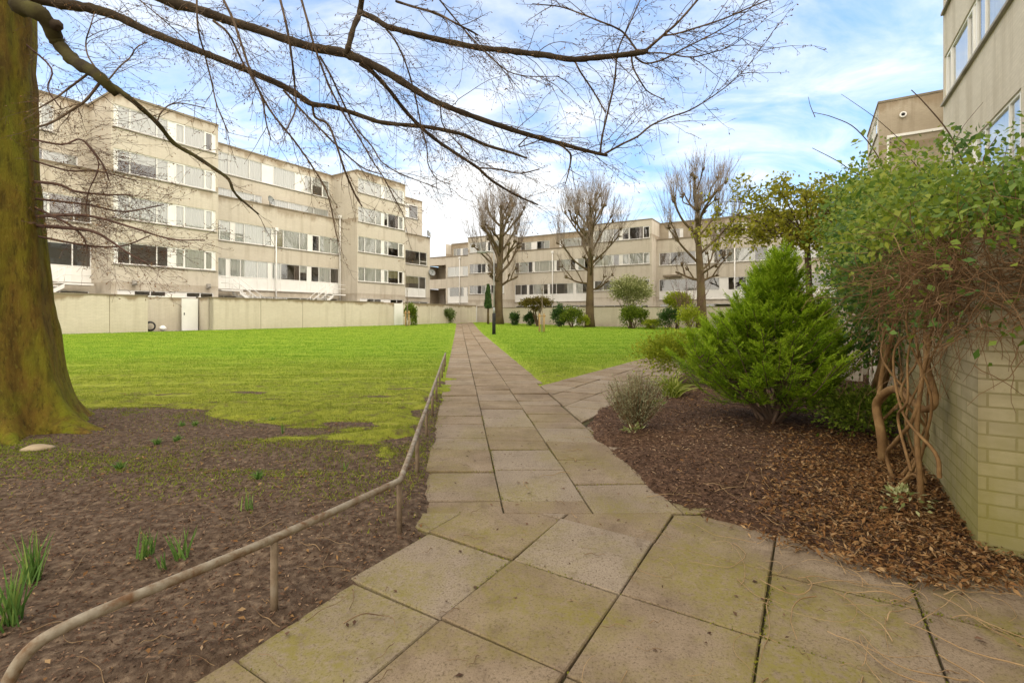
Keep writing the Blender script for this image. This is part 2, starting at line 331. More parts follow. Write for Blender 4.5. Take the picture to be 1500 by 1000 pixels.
# ------------------------------------------------------------------ buildings
class Bld:
    def __init__(s, loc, label, wallmat):
        s.root = thing('apartment_block', loc, label, 'building')
        s.wall = MB(); s.room = MB(); s.cop = MB(); s.roof = MB(); s.wm = wallmat
    def done(s):
        s.wall.build('wall', s.wm if isinstance(s.wm, list) else [s.wm], s.root)
        s.room.build('interior', [MAT['room']], s.root)
        s.cop.build('coping', [MAT['coping']], s.root)
        if s.roof.f: s.roof.build('roof', [MAT['roof']], s.root)
Z3 = Vector((0, 0, 1))
def dirv(c):
    return {'u': Vector((*U, 0)), 'v': Vector((*V, 0)), '-u': -Vector((*U, 0)), '-v': -Vector((*V, 0))}[c]
def facade(B, o, a, L, z0, z1, strips=(), mi=0, rdep=2.6):
    """wall sheet from o along a, its outward side to the a x z side; strips = openings (a0, a1, zb, zt, spec, curtains)"""
    a = dirv(a) if isinstance(a, str) else a
    n = a.cross(Z3); o = Vector((o[0], o[1], 0))
    P = lambda x, z, d=0.: o+a*x+Z3*z+n*d
    def q(x0, x1, za, zb):
        if x1-x0 > 1e-4 and zb-za > 1e-4:
            B.wall.face([P(x0, za), P(x1, za), P(x1, zb), P(x0, zb)], [(x0, za), (x1, za), (x1, zb), (x0, zb)], mi)
    rows = {}
    for sp in strips: rows.setdefault((sp[2], sp[3]), []).append(sp)
    zc = z0
    for (zb, zt) in sorted(rows):
        q(0, L, zc, zb); x = 0
        for sp in sorted(rows[(zb, zt)]):
            q(x, sp[0], zb, zt); x = sp[1]
        q(x, L, zb, zt); zc = zt
    q(0, L, zc, z1)
    for sp in strips:
        x0, x1, zb, zt, spec, cur = sp[:6]
        d = .14
        for (p, w, h) in (((P(x0, zb), P(x1, zb), P(x1, zb, -d), P(x0, zb, -d)), x1-x0, d), ((P(x0, zt, -d), P(x1, zt, -d), P(x1, zt), P(x0, zt)), x1-x0, d),
                          ((P(x0, zb, -d), P(x0, zt, -d), P(x0, zt), P(x0, zb)), zt-zb, d), ((P(x1, zb), P(x1, zt), P(x1, zt, -d), P(x1, zb, -d)), zt-zb, d)):
            B.wall.face(p, [(0, 0), (w, 0), (w, h), (0, h)], mi)
        D, e, zl, zh = -rdep, .3, zb-.7, zt+.25
        xa, xb = x0-.0, x1+.0
        rm = B.room
        rm.face([P(xa, zl, D), P(xb, zl, D), P(xb, zh, D), P(xa, zh, D)])
        rm.face([P(xa, zl, -d), P(xb, zl, -d), P(xb, zl, D), P(xa, zl, D)])
        rm.face([P(xa, zh, D), P(xb, zh, D), P(xb, zh, -d), P(xa, zh, -d)])
        rm.face([P(xa, zl, -d), P(xa, zl, D), P(xa, zh, D), P(xa, zh, -d)])
        rm.face([P(xb, zl, D), P(xb, zl, -d), P(xb, zh, -d), P(xb, zh, D)])
        window(B.root, P, x0, x1, zb, zt, spec, cur)
def window(root, P, x0, x1, z0, z1, spec, cur):
    """spec: list of (share of width, kind); kinds g glass, o opening light, p white panel, t glass over a low light, w glass over white panel"""
    fr, gl = MB(), MB(); fw, do, di = .055, -.035, -.10
    a = (P(1, 0)-P(0, 0)); n = (P(0, 0, 1)-P(0, 0, 0))
    def bar(xa, xb, za, zb, f=do, bk=di): fr.box(P(xa, za, bk), a*(xb-xa), Z3*(zb-za), n*(f-bk))
    bar(x0, x1, z1-fw, z1); bar(x0, x1, z0, z0+fw)
    tot = sum(w for w, _ in spec); x = x0; cells = []
    inner0, inner1 = z0+fw, z1-fw
    bar(x0, x0+fw, inner0, inner1)
    L = x1-x0
    for i, (w, k) in enumerate(spec):
        xa, xb = x, x+L*w/tot; x = xb
        if i < len(spec)-1: bar(xb-fw/2, xb+fw/2, inner0, inner1)
        cells.append((xa+fw/2, xb-fw/2, k))
    gl.face([P(x0+fw*.5, inner0-.01, -.07), P(x1-fw*.5, inner0-.01, -.07), P(x1-fw*.5, inner1+.01, -.07), P(x0+fw*.5, inner1+.01, -.07)])
    bar(x1-fw, x1, inner0, inner1)
    cu = []; k2m = {'n': 'curtain', 'c': 'curtain2', 'd': 'curtain3'}
    def add(kk): cu.append((kk, MB())); return cu[-1][1]
    for i, (xa, xb, k) in enumerate(cells):
        za = inner0
        if k == 'p':
            bar(xa, xb, inner0, inner1, do-.02, di); continue
        if k == 'w':
            h = (inner1-inner0)*.40; bar(xa, xb, inner0, inner0+h, do-.018, di); bar(xa, xb, inner0+h, inner0+h+fw); za = inner0+h+fw
        if k in 't':
            h = (inner1-inner0)*.26; bar(xa, xb, inner0+h, inner0+h+fw*.8)
        if k == 'o':
            e = .045
            bar(xa, xa+e, za, inner1, do+.015, di+.02); bar(xb-e, xb, za, inner1, do+.015, di+.02)
            bar(xa+e, xb-e, za, za+e, do+.015, di+.02); bar(xa+e, xb-e, inner1-e, inner1, do+.015, di+.02)
        c = cur[i % len(cur)] if cur else '-'
        if c in 'ncd': curtain(add(c), P, xa, xb, za-.05, inner1+.05, i)
        elif c == 'b': curtain(add('n'), P, xa, xb, za+(inner1-za)*.55, inner1+.05, i)
        elif c == 'y': curtain(add('c'), P, xa, xb, za+(inner1-za)*.4, inner1+.05, i)
        elif c == 'l': curtain(add('n'), P, xa, xa+(xb-xa)*.3, za-.05, inner1+.05, i)
        elif c == 'r': curtain(add('d'), P, xb-(xb-xa)*.28, xb, za-.05, inner1+.05, i)
    w = fr.build('window', [MAT['white']], root)
    if gl.f: gl.build('pane', [MAT['glass']], w)
    for k, c in cu: c.build('curtain', [MAT[k2m[k]]], w)
    s = MB(); s.box(P(x0-.04, z0-.07, -.02), a*(x1-x0+.08), Z3*.066, n*.10); s.build('sill', [MAT['sill']], w)
    return w
def curtain(mb, P, xa, xb, za, zb, seed):
    n = max(3, int((xb-xa)/.055)); d = -.115
    xs = [xa+(xb-xa)*i/n for i in range(n+1)]
    ds = [d+.018*math.sin(i*1.9+seed)+.010*math.sin(i*.7+seed*3) for i in range(n+1)]
    for i in range(n):
        mb.face([P(xs[i], za, ds[i]), P(xs[i+1], za, ds[i+1]), P(xs[i+1], zb, ds[i+1]), P(xs[i], zb, ds[i])], None, 0, True)
def coping(B, o, a, L, z, w=.32, h=.13, out=.035):
    a = dirv(a); n = a.cross(Z3); o = Vector((o[0], o[1], z))
    B.cop.box(o+n*(out-w), a*L, n*w, Z3*h)
def boxblock(B, s0, s1, t0, t1, z0, z1, front=None, strips=(), mi=0, cop=True, smi=None):
    """block between two s and two t; front 'v' (facing +v), '-u' or '-v' carries the strips"""
    smi = mi if smi is None else smi
    sides = {'v': (W(s0, t1), 'u', s1-s0), '-u': (W(s0, t0), 'v', t1-t0), '-v': (W(s1, t0), '-u', s1-s0), 'u': (W(s1, t1), '-v', t1-t0)}
    for k, (o, a, L) in sides.items():
        facade(B, o, a, L, z0, z1, strips if k == front else (), mi if k == front else smi)
        if cop: coping(B, o, a, L, z1)
    B.roof.face([W(s0, t0, z1-.02), W(s0, t1, z1-.02), W(s1, t1, z1-.02), W(s1, t0, z1-.02)])

SIX = [(.35, 'p'), (1.1, 'g'), (2.5, 'g'), (1.1, 'g'), (.7, 'p'), (1.0, 'o'), (2.2, 'g'), (.9, 'o'), (.35, 'p')]
SIX2 = [(1.2, 'g'), (2.1, 'g'), (1.1, 'g'), (.5, 'p'), (.9, 'o'), (2.2, 'g'), (1.0, 'o'), (.25, 'p')]
def left_terrace():
    B = Bld(W(20, -37, .3), 'long buff brick block of flats with white window strips behind the lawn wall', [MAT['brick'], MAT['brick_brown']])
    zs = [(4.3, 5.6), (7.0, 8.4), (9.75, 11.1), (12.4, 13.7)]
    tb = -45.5
    def proj(s0, s1, curs, spec):
        L = s1-s0
        st_ = [(.12, L-.15, zb, zt, spec, c) for (zb, zt), c in zip(zs, curs)]
        st_.append((.3, L-.3, 2.05, 2.75, [(1, 'p'), (1, 'g'), (1, 'g'), (.6, 'p'), (.8, 'p'), (1, 'g'), (1, 'g')], '----'))
        boxblock(B, s0, s1, tb, -34.8, .2, 14.3, 'v', st_)
    def recess(s0, s1, f1, f2, f3, f4, c):
        L = s1-s0
        lo = [(f1[0], f1[1], 3.2, 5.5, f1[2], c[0]), (f2[0], f2[1], 6.8, 8.3, f2[2], c[1]),
              (.3, L-.3, 2.0, 2.7, [(1, 'g')]*max(3, int(L/1.3)), '-')]
        facade(B, W(s0, -37.1), 'u', L, .2, 10.0, lo)
        coping(B, W(s0, -37.1), 'u', L, 10.0)
        # roof terrace behind the parapet
        B.wall.face([W(s0, -37.28, 10), W(s1, -37.28, 10), W(s1, -37.28, 8.95), W(s0, -37.28, 8.95)], [(0, 10), (L, 10), (L, 9), (0, 9)])
        B.roof.face([W(s0, -38.3, 8.95), W(s0, -37.28, 8.95), W(s1, -37.28, 8.95), W(s1, -38.3, 8.95)])
        hi = [(x0, x1, 9.1, 11.0, sp, c[2]) for x0, x1, sp in f3]+[(x0, x1, 12.15, 13.75, sp, c[3]) for x0, x1, sp in f4]
        facade(B, W(s0, -38.3), 'u', L, 8.95, 14.3, hi)
        coping(B, W(s0, -38.3), 'u', L, 14.3)
        B.roof.face([W(s0, tb, 14.28), W(s0, -38.3, 14.28), W(s1, -38.3, 14.28), W(s1, tb, 14.28)])
    w1 = [(2.0, 'w'), (.35, 'p'), (1, 'w'), (1.7, 'w'), (1.1, 'w'), (.4, 'p'), (1, 'w'), (2.2, 'w'), (.9, 'w'), (.5, 'p'), (1, 'w'), (1.5, 'w'), (1.2, 'w')]
    w2 = [(1.4, 'g'), (1, 'g'), (.4, 'p'), (.9, 't'), (2, 'g'), (.8, 't'), (.3, 'p'), (1, 'g'), (1.9, 'g'), (1, 'g'), (.5, 'p'), (1, 'o'), (1.5, 'g'), (1.1, 'g')]
    f3 = [(.2, 5.2, [(1, 'g'), (2, 'g'), (2, 'g'), (.7, 'g')]), (6.3, 11.6, [(1.4, 'g'), (1.6, 'g'), (1.2, 'g'), (1.8, 'g')])]
    f4 = [(.1, 11.7, [(1.1, 'g'), (1.2, 'g'), (1.5, 'g'), (1, 'g'), (.9, 'p'), (1.9, 'g'), (.8, 'p'), (.8, 'o'), (1, 'g'), (.7, 'o')])]
    recess(0, 11.4, (.3, 11.2, w1), (.3, 11.2, w2), [(.2, 4.5, f3[0][2]), (5.6, 10.9, f3[1][2])], [(.3, 9.8, f4[0][2])], ('nnnn-n--d----', 'nnnnndd', 'nn-n', 'nnn-'))
    proj(11.4, 17.4, ('-b---nnn-', 'nnnnnnnnn', '-bbn-nnn-', '-nnn-nnrn'), SIX)
    recess(17.4, 29.4, (.15, 11.85, w1), (.15, 11.85, w2), f3, f4, ('nnnnnnnrbr-nr', 'nnnnnnncnnlrnn', 'nnnnnbn', 'nnnnnnnnbn'))
    proj(29.4, 35.5, ('nnn-nyr-', 'nnn-nbn-', 'nnn-brn-', 'nnnnnnnn'), SIX2)
    recess(35.5, 41.8, (.5, 5.6, [(.6, 'p'), (.9, 'w'), (1.8, 'w'), (.9, 'w')]), (.5, 5.8, [(.5, 'p'), (.9, 't'), (1.7, 'g'), (.9, 't')]),
           [(.3, 3.8, [(1, 'g'), (1, 'g'), (1, 'g')])], [(.4, 5.6, [(2, 'g'), (.5, 'p'), (1, 'o')])], ('--y-', '---', 'nn', 'nn-'))
    facade(B, W(41.8, -37.1), '-v', 1.2, .2, 10.0); facade(B, W(41.8, -38.3), '-v', 7.2, .2, 14.3); coping(B, W(41.8, -38.3), '-v', 7.2, 14.3)
    facade(B, W(0, tb), 'v', 7.2, .2, 14.3)
    B.done(); r = B.root
    # things fixed to the front: rainwater pipes, stairs, lamps
    def pipe(s, t, z0, z1):
        m = MB(); m.tube([W(s, t, z0), W(s, t, z1)], .055, 8); m.box(W(s-.14, t-.10, z1), W(.28, 0), W(0, .2), (0, 0, .26)); m.build('rainwater_pipe', [MAT['white']], r)
    pipe(23.0, -36.98, .3, 8.1)
    pipe(29.2, -36.9, .3, 10.2); pipe(36.0, -36.98, .3, 8.0)
    def stair(s0, dirn, t=-36.3):
        m = MB(); n = 9
        for i in range(n):
            m.box(W(s0+dirn*i*.26, t-.5, 3.05-i*.19), W(.24*dirn, 0), W(0, 1.0), (0, 0, .05))
        for tt in (t-.5, t+.5):
            p0, p1 = W(s0, tt, 3.0), W(s0+dirn*n*.26, tt, 3.0-n*.19)
            for dz in (-.1, ): m.box(p0+Vector((0, 0, dz-.1)), p1-p0, W(0, .04), (0, 0, .24))
            for dz in (.55, .95): m.tube([p0+Z3*dz, p1+Z3*dz], .025, 5)
            for k in range(0, n+1, 3):
                p = p0.lerp(p1, k/n); m.tube([p, p+Z3*.95], .022, 5)
        m.box(W(s0-dirn*1.3, t-.5, 2.98), W(1.3*dirn, 0), W(0, 1.04), (0, 0, .10))
        for tt in (t+.5,):
            for dz in (.55, .95): m.tube([W(s0-dirn*1.3, tt, 3.0+dz), W(s0, tt, 3.0+dz)], .025, 5)
        m.build('outside_stair', [MAT['white']], r)
    stair(19.4, 1); stair(27.6, -1); stair(9.6, -1)
    for s in (12.4, 16.6):
        m = MB(); m.box(W(s, -34.72, 3.05), W(.22, 0), W(0, .12), (0, 0, .3)); m.tube([W(s+.11, -34.66, 3.2), W(s+.11, -34.5, 3.1)], [.06, .09], 8); m.build('wall_lamp', [MAT['sill']], r)
    m = MB(); m.box(W(14.1, -34.74, 2.12), W(.9, 0), W(0, .03), (0, 0, .3)); m.build('yellow_panel', [MAT['yellow']], r)
    return B
def dish(loc, face, r, label, mat='grey_metal'):
    t = thing('satellite_dish', loc, label, 'satellite dish')
    face = Vector(face).normalized(); x = face.orthogonal().normalized(); y = face.cross(x); c = Vector(loc)+Z3*.35
    m = MB(); rings = []
    for i in range(6):
        rr = r*i/5; rings.append([c+face*(rr*rr/(r*2.2))+(x*math.cos(k*.3927)+y*math.sin(k*.3927))*rr for k in range(16)])
    for i in range(5):
        for k in range(16):
            a, b2 = rings[i], rings[i+1]; j = (k+1) % 16
            if i == 0: m.face([a[0], b2[k], b2[j]], None, 0, True)
            else: m.face([a[k], b2[k], b2[j], a[j]], None, 0, True)
    m.build('reflector', [MAT[mat]], t)
    m = MB(); m.tube([Vector(loc), c-face*.03], .03, 6); m.build('mast', [MAT['grey_metal']], t)
    m = MB(); tip = c+face*r*.75; m.tube([c-Z3*r*.8, tip], .012, 5); m.tube([tip-face*.03, tip+face*.06], .03, 6); m.build('arm', [MAT['dark']], t)
def far_terrace():
    B = Bld(W(54, -20, 0), 'low buff brick block of flats across the garden end behind three pollarded trees', [MAT['brick'], MAT['brick_brown']])
    zs = [(4.0, 5.15), (6.8, 8.05), (9.6, 10.95)]; sb = 62.5
    def low(t0, t1, a, w1, w2, f3, c, top=9.5):
        L = t1-t0
        facade(B, W(54, t0), 'v', L, -.3, top, [(.3, L-.3, 2.9, 5.15, w1, c[0]), (.3, L-.3, 6.7, 8.1, w2, c[1]), (.4, L-.4, 1.75, 2.4, [(1, 'g')]*6, '-')])
        coping(B, W(54, t0), 'v', L, top, h=.16)
        B.roof.face([W(54, t0, top-.6), W(54, t1, top-.6), W(55.3, t1, top-.6), W(55.3, t0, top-.6)])
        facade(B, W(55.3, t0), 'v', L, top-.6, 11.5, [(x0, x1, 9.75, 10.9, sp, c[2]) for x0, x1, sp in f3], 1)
        coping(B, W(55.3, t0), 'v', L, 11.5, h=.18)
        B.roof.face([W(55.3, t0, 11.48), W(sb, t0, 11.48), W(sb, t1, 11.48), W(55.3, t1, 11.48)])
        facade(B, W(sb, t1), '-v', L, -.3, 11.5)
    def proj(t0, t1, spec, curs):
        L = t1-t0
        boxblock(B, 52.2, sb, t0, t1, -.3, 11.6, '-u', [(.25, L-.25, zb, zt, spec, c) for (zb, zt), c in zip(zs, curs)]+[(.4, L-.4, 1.75, 2.3, [(1, 'g')]*5, '-')])
    wB = [(1, 'w'), (1, 'w'), (.3, 'p'), (.7, 'w'), (1.6, 'w'), (.7, 'w'), (.3, 'p'), (1, 'w'), (1.7, 'w'), (.8, 'w'), (.4, 'p'), (.9, 'w'), (1.6, 'w')]
    w2 = [(.8, 'g'), (1.7, 'g'), (.8, 'g'), (.4, 'p'), (.9, 'g'), (1.8, 'g'), (.8, 'g'), (.35, 'p'), (.7, 'g'), (1.7, 'g'), (.8, 'g'), (.5, 'p'), (1, 'g'), (1.5, 'g')]
    low(-44.9, -39.5, 0, [(.3, 'p'), (1.6, 'w'), (.5, 'w'), (.5, 'p'), (1, 'w')], [(1, 'g'), (.6, 'g'), (.4, 'p'), (1, 'g'), (.5, 'g')], [(.4, 4.4, [(.5, 'g'), (.6, 'g'), (.3, 'p'), (2, 'g')])], ('-----', 'nn-n-', 'n-'))
    proj(-39.5, -33.4, SIX2, ('--nn--r-', '---n---n', 'nnn--nn-'))
    low(-33.4, -21.7, 0, wB, w2, [(.4, 4.8, [(.5, 'g'), (.7, 'g'), (.6, 'p'), (.8, 'g'), (.6, 'g')]), (6.2, 11.2, [(.4, 'p'), (2.2, 'g'), (1.2, 'g'), (.6, 'g')])], ('--n-nrn--nnn-', 'rnrnnnnndn--n', '-nd-n'))
    proj(-21.7, -14.5, [(.4, 'p'), (1.4, 'g'), (1.7, 'g'), (.9, 'g'), (.5, 'p'), (1.1, 'o'), (2.1, 'g'), (1.0, 'o')], ('n--n--r-', 'nnn-dnnn', '-nn-dbr-'))
    low(-14.5, 9.0, 0, [(1.0, 'w'), (1.8, 'w'), (.9, 'w'), (.5, 'p')]*3+[(1, 'w')], [(.8, 'g'), (1.8, 'g'), (.8, 'g'), (.5, 'p')]*4, [(1.0, 2.6, [(.4, 'p'), (1, 'g'), (.4, 'p')]), (6, 9, [(.3, 'p'), (1.2, 'g'), (.9, 'g'), (.4, 'p')]), (12, 17, [(1, 'g'), (1, 'g'), (1, 'g')])], ('-r----d---', 'd-nr-n-', '-d'))
    facade(B, W(54, 9), 'u', sb-54, -.3, 11.5); facade(B, W(sb, -44.9), '-u', sb-54, -.3, 11.5)
    B.done(); r = B.root
    for (t, z1) in ((-42.3, 9.2), (-27.5, 9.0), (-6.5, 9.0)):
        m = MB(); m.tube([W(53.93, t, 0), W(53.93, t, z1)], .06, 6); m.box(W(53.83, t-.15, z1), W(.16, 0), W(0, .3), (0, 0, .25)); m.build('rainwater_pipe', [MAT['white']], r)
    m = MB()
    for i in range(10):
        m.box(W(52.2+.02*i, -30.4+i*.27, 2.75-i*.19), W(1.0, 0), W(0, .25), (0, 0, .05))
    for s in (52.2, 53.2):
        m.box(W(s, -30.4, 2.65), W(.05, 2.7)+Vector((0, 0, -1.9)), W(.05, 0), (0, 0, .25))
        for dz in (.5, .9): m.tube([W(s, -30.4, 2.8+dz), W(s, -27.7, .9+dz)], .03, 5)
    m.build('outside_stair', [MAT['white']], r)
    m = MB()
    m.box(W(53.2, -13.6, 5.35), W(.8, 0), W(0, 1.9), (0, 0, .22)); m.build('porch_canopy', [MAT['coping']], r)
    # link with open landings between the two blocks
    L = Bld(W(55, -45, 0), 'narrow linking stair tower with two dark open landings between the blocks', [MAT['brick'], MAT['brick_brown']])
    wd = 4.4; o = W(55, -49.3); a = dirv('v'); n = a.cross(Z3)
    P = lambda x, z, d=0.: Vector((o.x, o.y, 0))+a*x+Z3*z+n*d
    ops = [(2.6, 5.1), (6.5, 8.6)]
    zc = -.3
    for zb, zt in ops+[(9.75, 9.75)]:
        L.wall.face([P(0, zc), P(wd, zc), P(wd, zb), P(0, zb)], [(0, zc), (wd, zc), (wd, zb), (0, zb)]); zc = zt
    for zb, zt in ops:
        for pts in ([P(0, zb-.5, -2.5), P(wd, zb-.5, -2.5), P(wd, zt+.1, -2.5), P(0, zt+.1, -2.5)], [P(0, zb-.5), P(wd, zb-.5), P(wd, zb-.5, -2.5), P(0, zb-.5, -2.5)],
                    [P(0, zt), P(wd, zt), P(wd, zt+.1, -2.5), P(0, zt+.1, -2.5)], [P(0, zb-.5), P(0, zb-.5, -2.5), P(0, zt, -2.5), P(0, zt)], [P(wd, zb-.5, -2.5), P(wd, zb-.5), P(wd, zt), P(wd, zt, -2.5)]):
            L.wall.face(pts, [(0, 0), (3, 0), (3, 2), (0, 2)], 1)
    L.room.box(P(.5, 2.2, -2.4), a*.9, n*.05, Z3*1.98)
    coping(L, P(0, 0), 'v', wd, 9.75)
    L.roof.face([P(0, 9.74), P(wd, 9.74), P(wd, 9.74, -7), P(0, 9.74, -7)])
    L.root.name = 'stair_tower'; L.root['category'] = 'stair tower'; L.done()
def right_blocks():
    B = Bld(W(10, 6, 0), 'tall buff brick block of flats rising close behind the climber covered wall', [MAT['brick'], MAT['brick_brown']])
    st_ = []
    sp = [(.25, 'p'), (.8, 'o'), (2.4, 'g'), (.8, 'o'), (.3, 'p'), (1.0, 'g'), (2.3, 'g'), (.9, 'g'), (.25, 'p')]
    for (zb, zt), c in zip([(1.5, 2.8), (4.25, 5.5), (7.4, 8.75), (10.05, 11.4), (12.6, 13.8)], ('nn-n', 'nnnnn', 'nnnnnn', 'n-n', 'nn-')):
        for x0 in (.15, 6.35, 12.5): st_.append((x0, x0+5.9, zb, zt, sp, c))
    boxblock(B, -1.5, 18.56, 3.34, 12, 0, 14.3, '-v', st_)
    B.done()
    C = Bld(W(35, 6, 0), 'further brown gable ended block of flats beyond the climber with a white framed bay', [MAT['brick_brown'], MAT['brick']])
    boxblock(C, 18.56, 36.5, 7.0, 13, 0, 14.1, '-v', [(10+k*0, 16, zb, zt, SIX, 'nn-') for k in (0,) for zb, zt in ((4.3, 5.6), (7, 8.4), (9.75, 11.1), (12.4, 13.6))], 1)
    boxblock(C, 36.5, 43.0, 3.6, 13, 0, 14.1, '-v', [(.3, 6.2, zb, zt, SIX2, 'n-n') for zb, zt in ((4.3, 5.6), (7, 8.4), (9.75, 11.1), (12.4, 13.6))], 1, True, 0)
    C.done(); r = C.root
    m = MB(); o = W(36.5, 4.0); v = dirv('v'); u = dirv('u')
    for (x0, x1, z0, z1) in ((0, .1, 6, 11.9), (0, 3.0, 11.9, 12.05)): m.box(o+v*x0+Z3*z0-u*.10, v*(x1-x0), u*.09, Z3*(z1-z0))
    m.build('bay_frame', [MAT['white']], r)
    m = MB(); c = W(36.44, 4.75, 13.15)
    m.tube([c, c-u*.12], [.17, .17], 14); m.tube([c-u*.12, c-u*.2], [.10, .02], 10, 1); m.build('vent', [MAT['white'], MAT['dark']], r)
left_terrace(); far_terrace(); right_blocks()
dish(W(22.6, -37.2, 10.1), W(.4, 1)+Z3*.4, .42, 'grey satellite dish on the terrace parapet in the middle of the long block')
dish(W(41.5, -37.2, 10.1), W(.4, 1)+Z3*.4, .45, 'satellite dish on the parapet at the far stepped end of the long block')
dish(W(41.9, -37.0, 5.7), W(-.3, 1)+Z3*.4, .42, 'satellite dish fixed beside the open landings of the stair tower')

# ------------------------------------------------------------------ garden walls
def gwall(pts, z1, label, th=.225, mat='gwall', capm='coping', z0=-.25, cap=True, cat='wall', name='garden_wall', piers=(), extra=()):
    """wall along (s,t) points, outer face on the side of the lawn"""
    c = W(*pts[len(pts)//2]); t = thing(name, (c.x, c.y, 0), label, cat)
    m, cp = MB(), MB()
    for (a, b2) in zip(pts[:-1], pts[1:]):
        A, Bp = W(*a), W(*b2); d = Bp-A; L = d.length; n = Vector((d.y, -d.x, 0)).normalized()
        m.box(A-n*th+Z3*z0, d, n*th, Z3*(z1-z0))
        if cap: cp.box(A-n*(th+.025)+Z3*(z1+.001), d, n*(th+.05), Z3*.07)
    for (s0, t0, ds, dt) in extra: m.box(W(s0, t0)+Z3*z0, W(0, dt), W(ds, 0), Z3*(z1-z0))
    for (s, tt) in piers:
        A = W(s, tt); m.box(A+W(-.012, -.1)+Z3*z0, W(.024, 0), W(0, .108), Z3*(z1-z0-.02), 1)
    m.build('brickwork', [MAT[mat], MAT['coping']], t)
    if cap: cp.build('coping', [MAT[capm]], t)
    return t
gwall([(2.0, -31), (11.8, -31)], 2.28, 'stained buff brick garden wall running out from behind the mossy trunk', piers=[(10.1, -31)])
gwall([(11.83, -32.6), (14.97, -32.6)], 2.30, 'short recessed buff wall with white top rail by the gate', capm='white')
gwall([(15.0, -32.6), (15.0, -31.0), (29.0, -31.0)], 2.28, 'long buff brick garden wall below the white stairs', piers=[(21.3, -31), (25.0, -31), (18.2, -31)])
gwall([(29.02, -31.05), (30.25, -31.05)], 2.30, 'plain short buff wall beside the white gate post', cap=False)
gwall([(31.3, -32.4), (31.3, -31.4), (46.0, -33.6)], 2.28, 'buff brick wall behind the clipped grey green bush', piers=())
gwall([(47.0, -37.3), (47.0, -35.15)], 2.2, 'buff end wall closing the path with white top', capm='white')
gwall([(47.05, -34.3), (47.05, -33.2)], 2.2, 'narrow wall pier between the dark gate and the slender cypress')
gwall([(46.9, -33.1), (46.9, -21.4)], 2.0, 'buff garden wall behind the evergreen shrubs and middle bare tree')
gwall([(46.92, -20.95), (46.92, -14.2)], 2.0, 'buff garden wall section with white post near the round variegated tree')
gwall([(46.95, -14.15), (46.95, 2.0)], 1.95, 'buff garden wall carrying on behind the conifer')
def slab_thing(name, label, cat, o, a, b2, c, mat, parts=()):
    o = Vector(o); t = thing(name, o, label, cat); m = MB(); m.box(o, a, b2, c); m.build('panel', [MAT[mat]], t)
    for nm, oo, aa, bb, cc, mm in parts:
        m = MB(); m.box(Vector(oo), aa, bb, cc); m.build(nm, [MAT[mm]], t)
    return t
o = W(14.05, -32.35, .3)
slab_thing('garden_gate', 'narrow white plank gate standing in the recess of the garden wall', 'gate', o, W(.85, .1), W(0, .05), Z3*1.95, 'whitepanel',
           [('handle', o+W(.1, .056)+Z3*.95, W(.04, 0), W(0, .04), Z3*.14, 'dark'), ('gate_post', o+W(.95, -.05), W(.12, 0), W(0, .12), Z3*2.1, 'white')])
o = W(30.3, -31.1, .25)
slab_thing('garden_gate', 'plain white door at the end of the long garden wall by the thin sapling', 'gate', o, W(.95, .05), W(0, .06), Z3*2.0, 'white',
           [('gate_post', o+W(.96, -.04), W(.1, 0), W(0, .1), Z3*2.1, 'white')])
o = W(47.02, -35.1, .25)
slab_thing('garden_gate', 'dark iron gate standing at the far end of the paved path', 'gate', o, W(.0, .72), W(.05, 0), Z3*1.95, 'dark',
           [('gate_post', o+W(-.02, .74), W(.1, 0), W(0, .14), Z3*2.0, 'white')])
o = W(46.8, -21.38, -.1)
slab_thing('gate_post', 'white post at the joint of the garden wall by the middle bare tree', 'post', o, W(.12, 0), W(0, .40), Z3*2.2, 'white')
gwall([(3.54, .78), (6.3, .78)], 1.72, 'algae green brick wall under the tangled climber beside the paving', mat='gwall_green', z0=-.1, th=-.6, cap=False, extra=[(3.541, 1.381, .3, 1.95)])
gwall([(8.3, .80), (9.35, .80)], 1.72, 'mossy brick pier wall with ivy beyond the gap', z0=-.1, th=-.25, mat='gwall')
gwall([(10.7, .50), (11.25, .50)], 1.80, 'slim pale brick pier with coping beside the variegated ivy', z0=-.1, th=-.33, mat='gwall')
gwall([(11.9, .80), (38.0, .80)], 1.7, 'long garden wall hidden by ivy behind the bright conifer', z0=-.1, th=-.3, mat='gwall')
# ------------------------------------------------------------------ ground, lawns, beds, paving
def sdist(X, Y, poly):
    """signed distance to polygon, inside positive"""
    X = X.ravel(); Y = Y.ravel(); d = np.full(X.shape, 1e9); ins = np.zeros(X.shape, dtype=bool)
    n = len(poly)
    for i in range(n):
        (x0, y0), (x1, y1) = poly[i], poly[(i+1) % n]
        ex, ey = x1-x0, y1-y0; L2 = ex*ex+ey*ey+1e-12
        k = np.clip(((X-x0)*ex+(Y-y0)*ey)/L2, 0, 1)
        d = np.minimum(d, np.hypot(X-x0-k*ex, Y-y0-k*ey))
        c = ((y0 > Y) != (y1 > Y)) & (X < (x1-x0)*(Y-y0)/(y1-y0+1e-12)+x0); ins ^= c
    return np.where(ins, d, -d)
def vnoise(x, y, s, seed=0):
    """smooth value noise"""
    x = x*s+seed*17.3; y = y*s+seed*9.1
    xi = np.floor(x).astype(np.int64); yi = np.floor(y).astype(np.int64); fx = x-xi; fy = y-yi
    fx = fx*fx*(3-2*fx); fy = fy*fy*(3-2*fy)
    def h(a, b): return (((a*73856093) ^ (b*19349663) ^ (seed*83492791)) & 0xffff)/65535.
    return (h(xi, yi)*(1-fx)+h(xi+1, yi)*fx)*(1-fy)+(h(xi, yi+1)*(1-fx)+h(xi+1, yi+1)*fx)*fy
def fbm(x, y, s, seed=0, o=4):
    r = 0; a = .5
    for i in range(o): r = r+a*vnoise(x, y, s*2**i, seed+i); a *= .5
    return r/(1-.5**o)
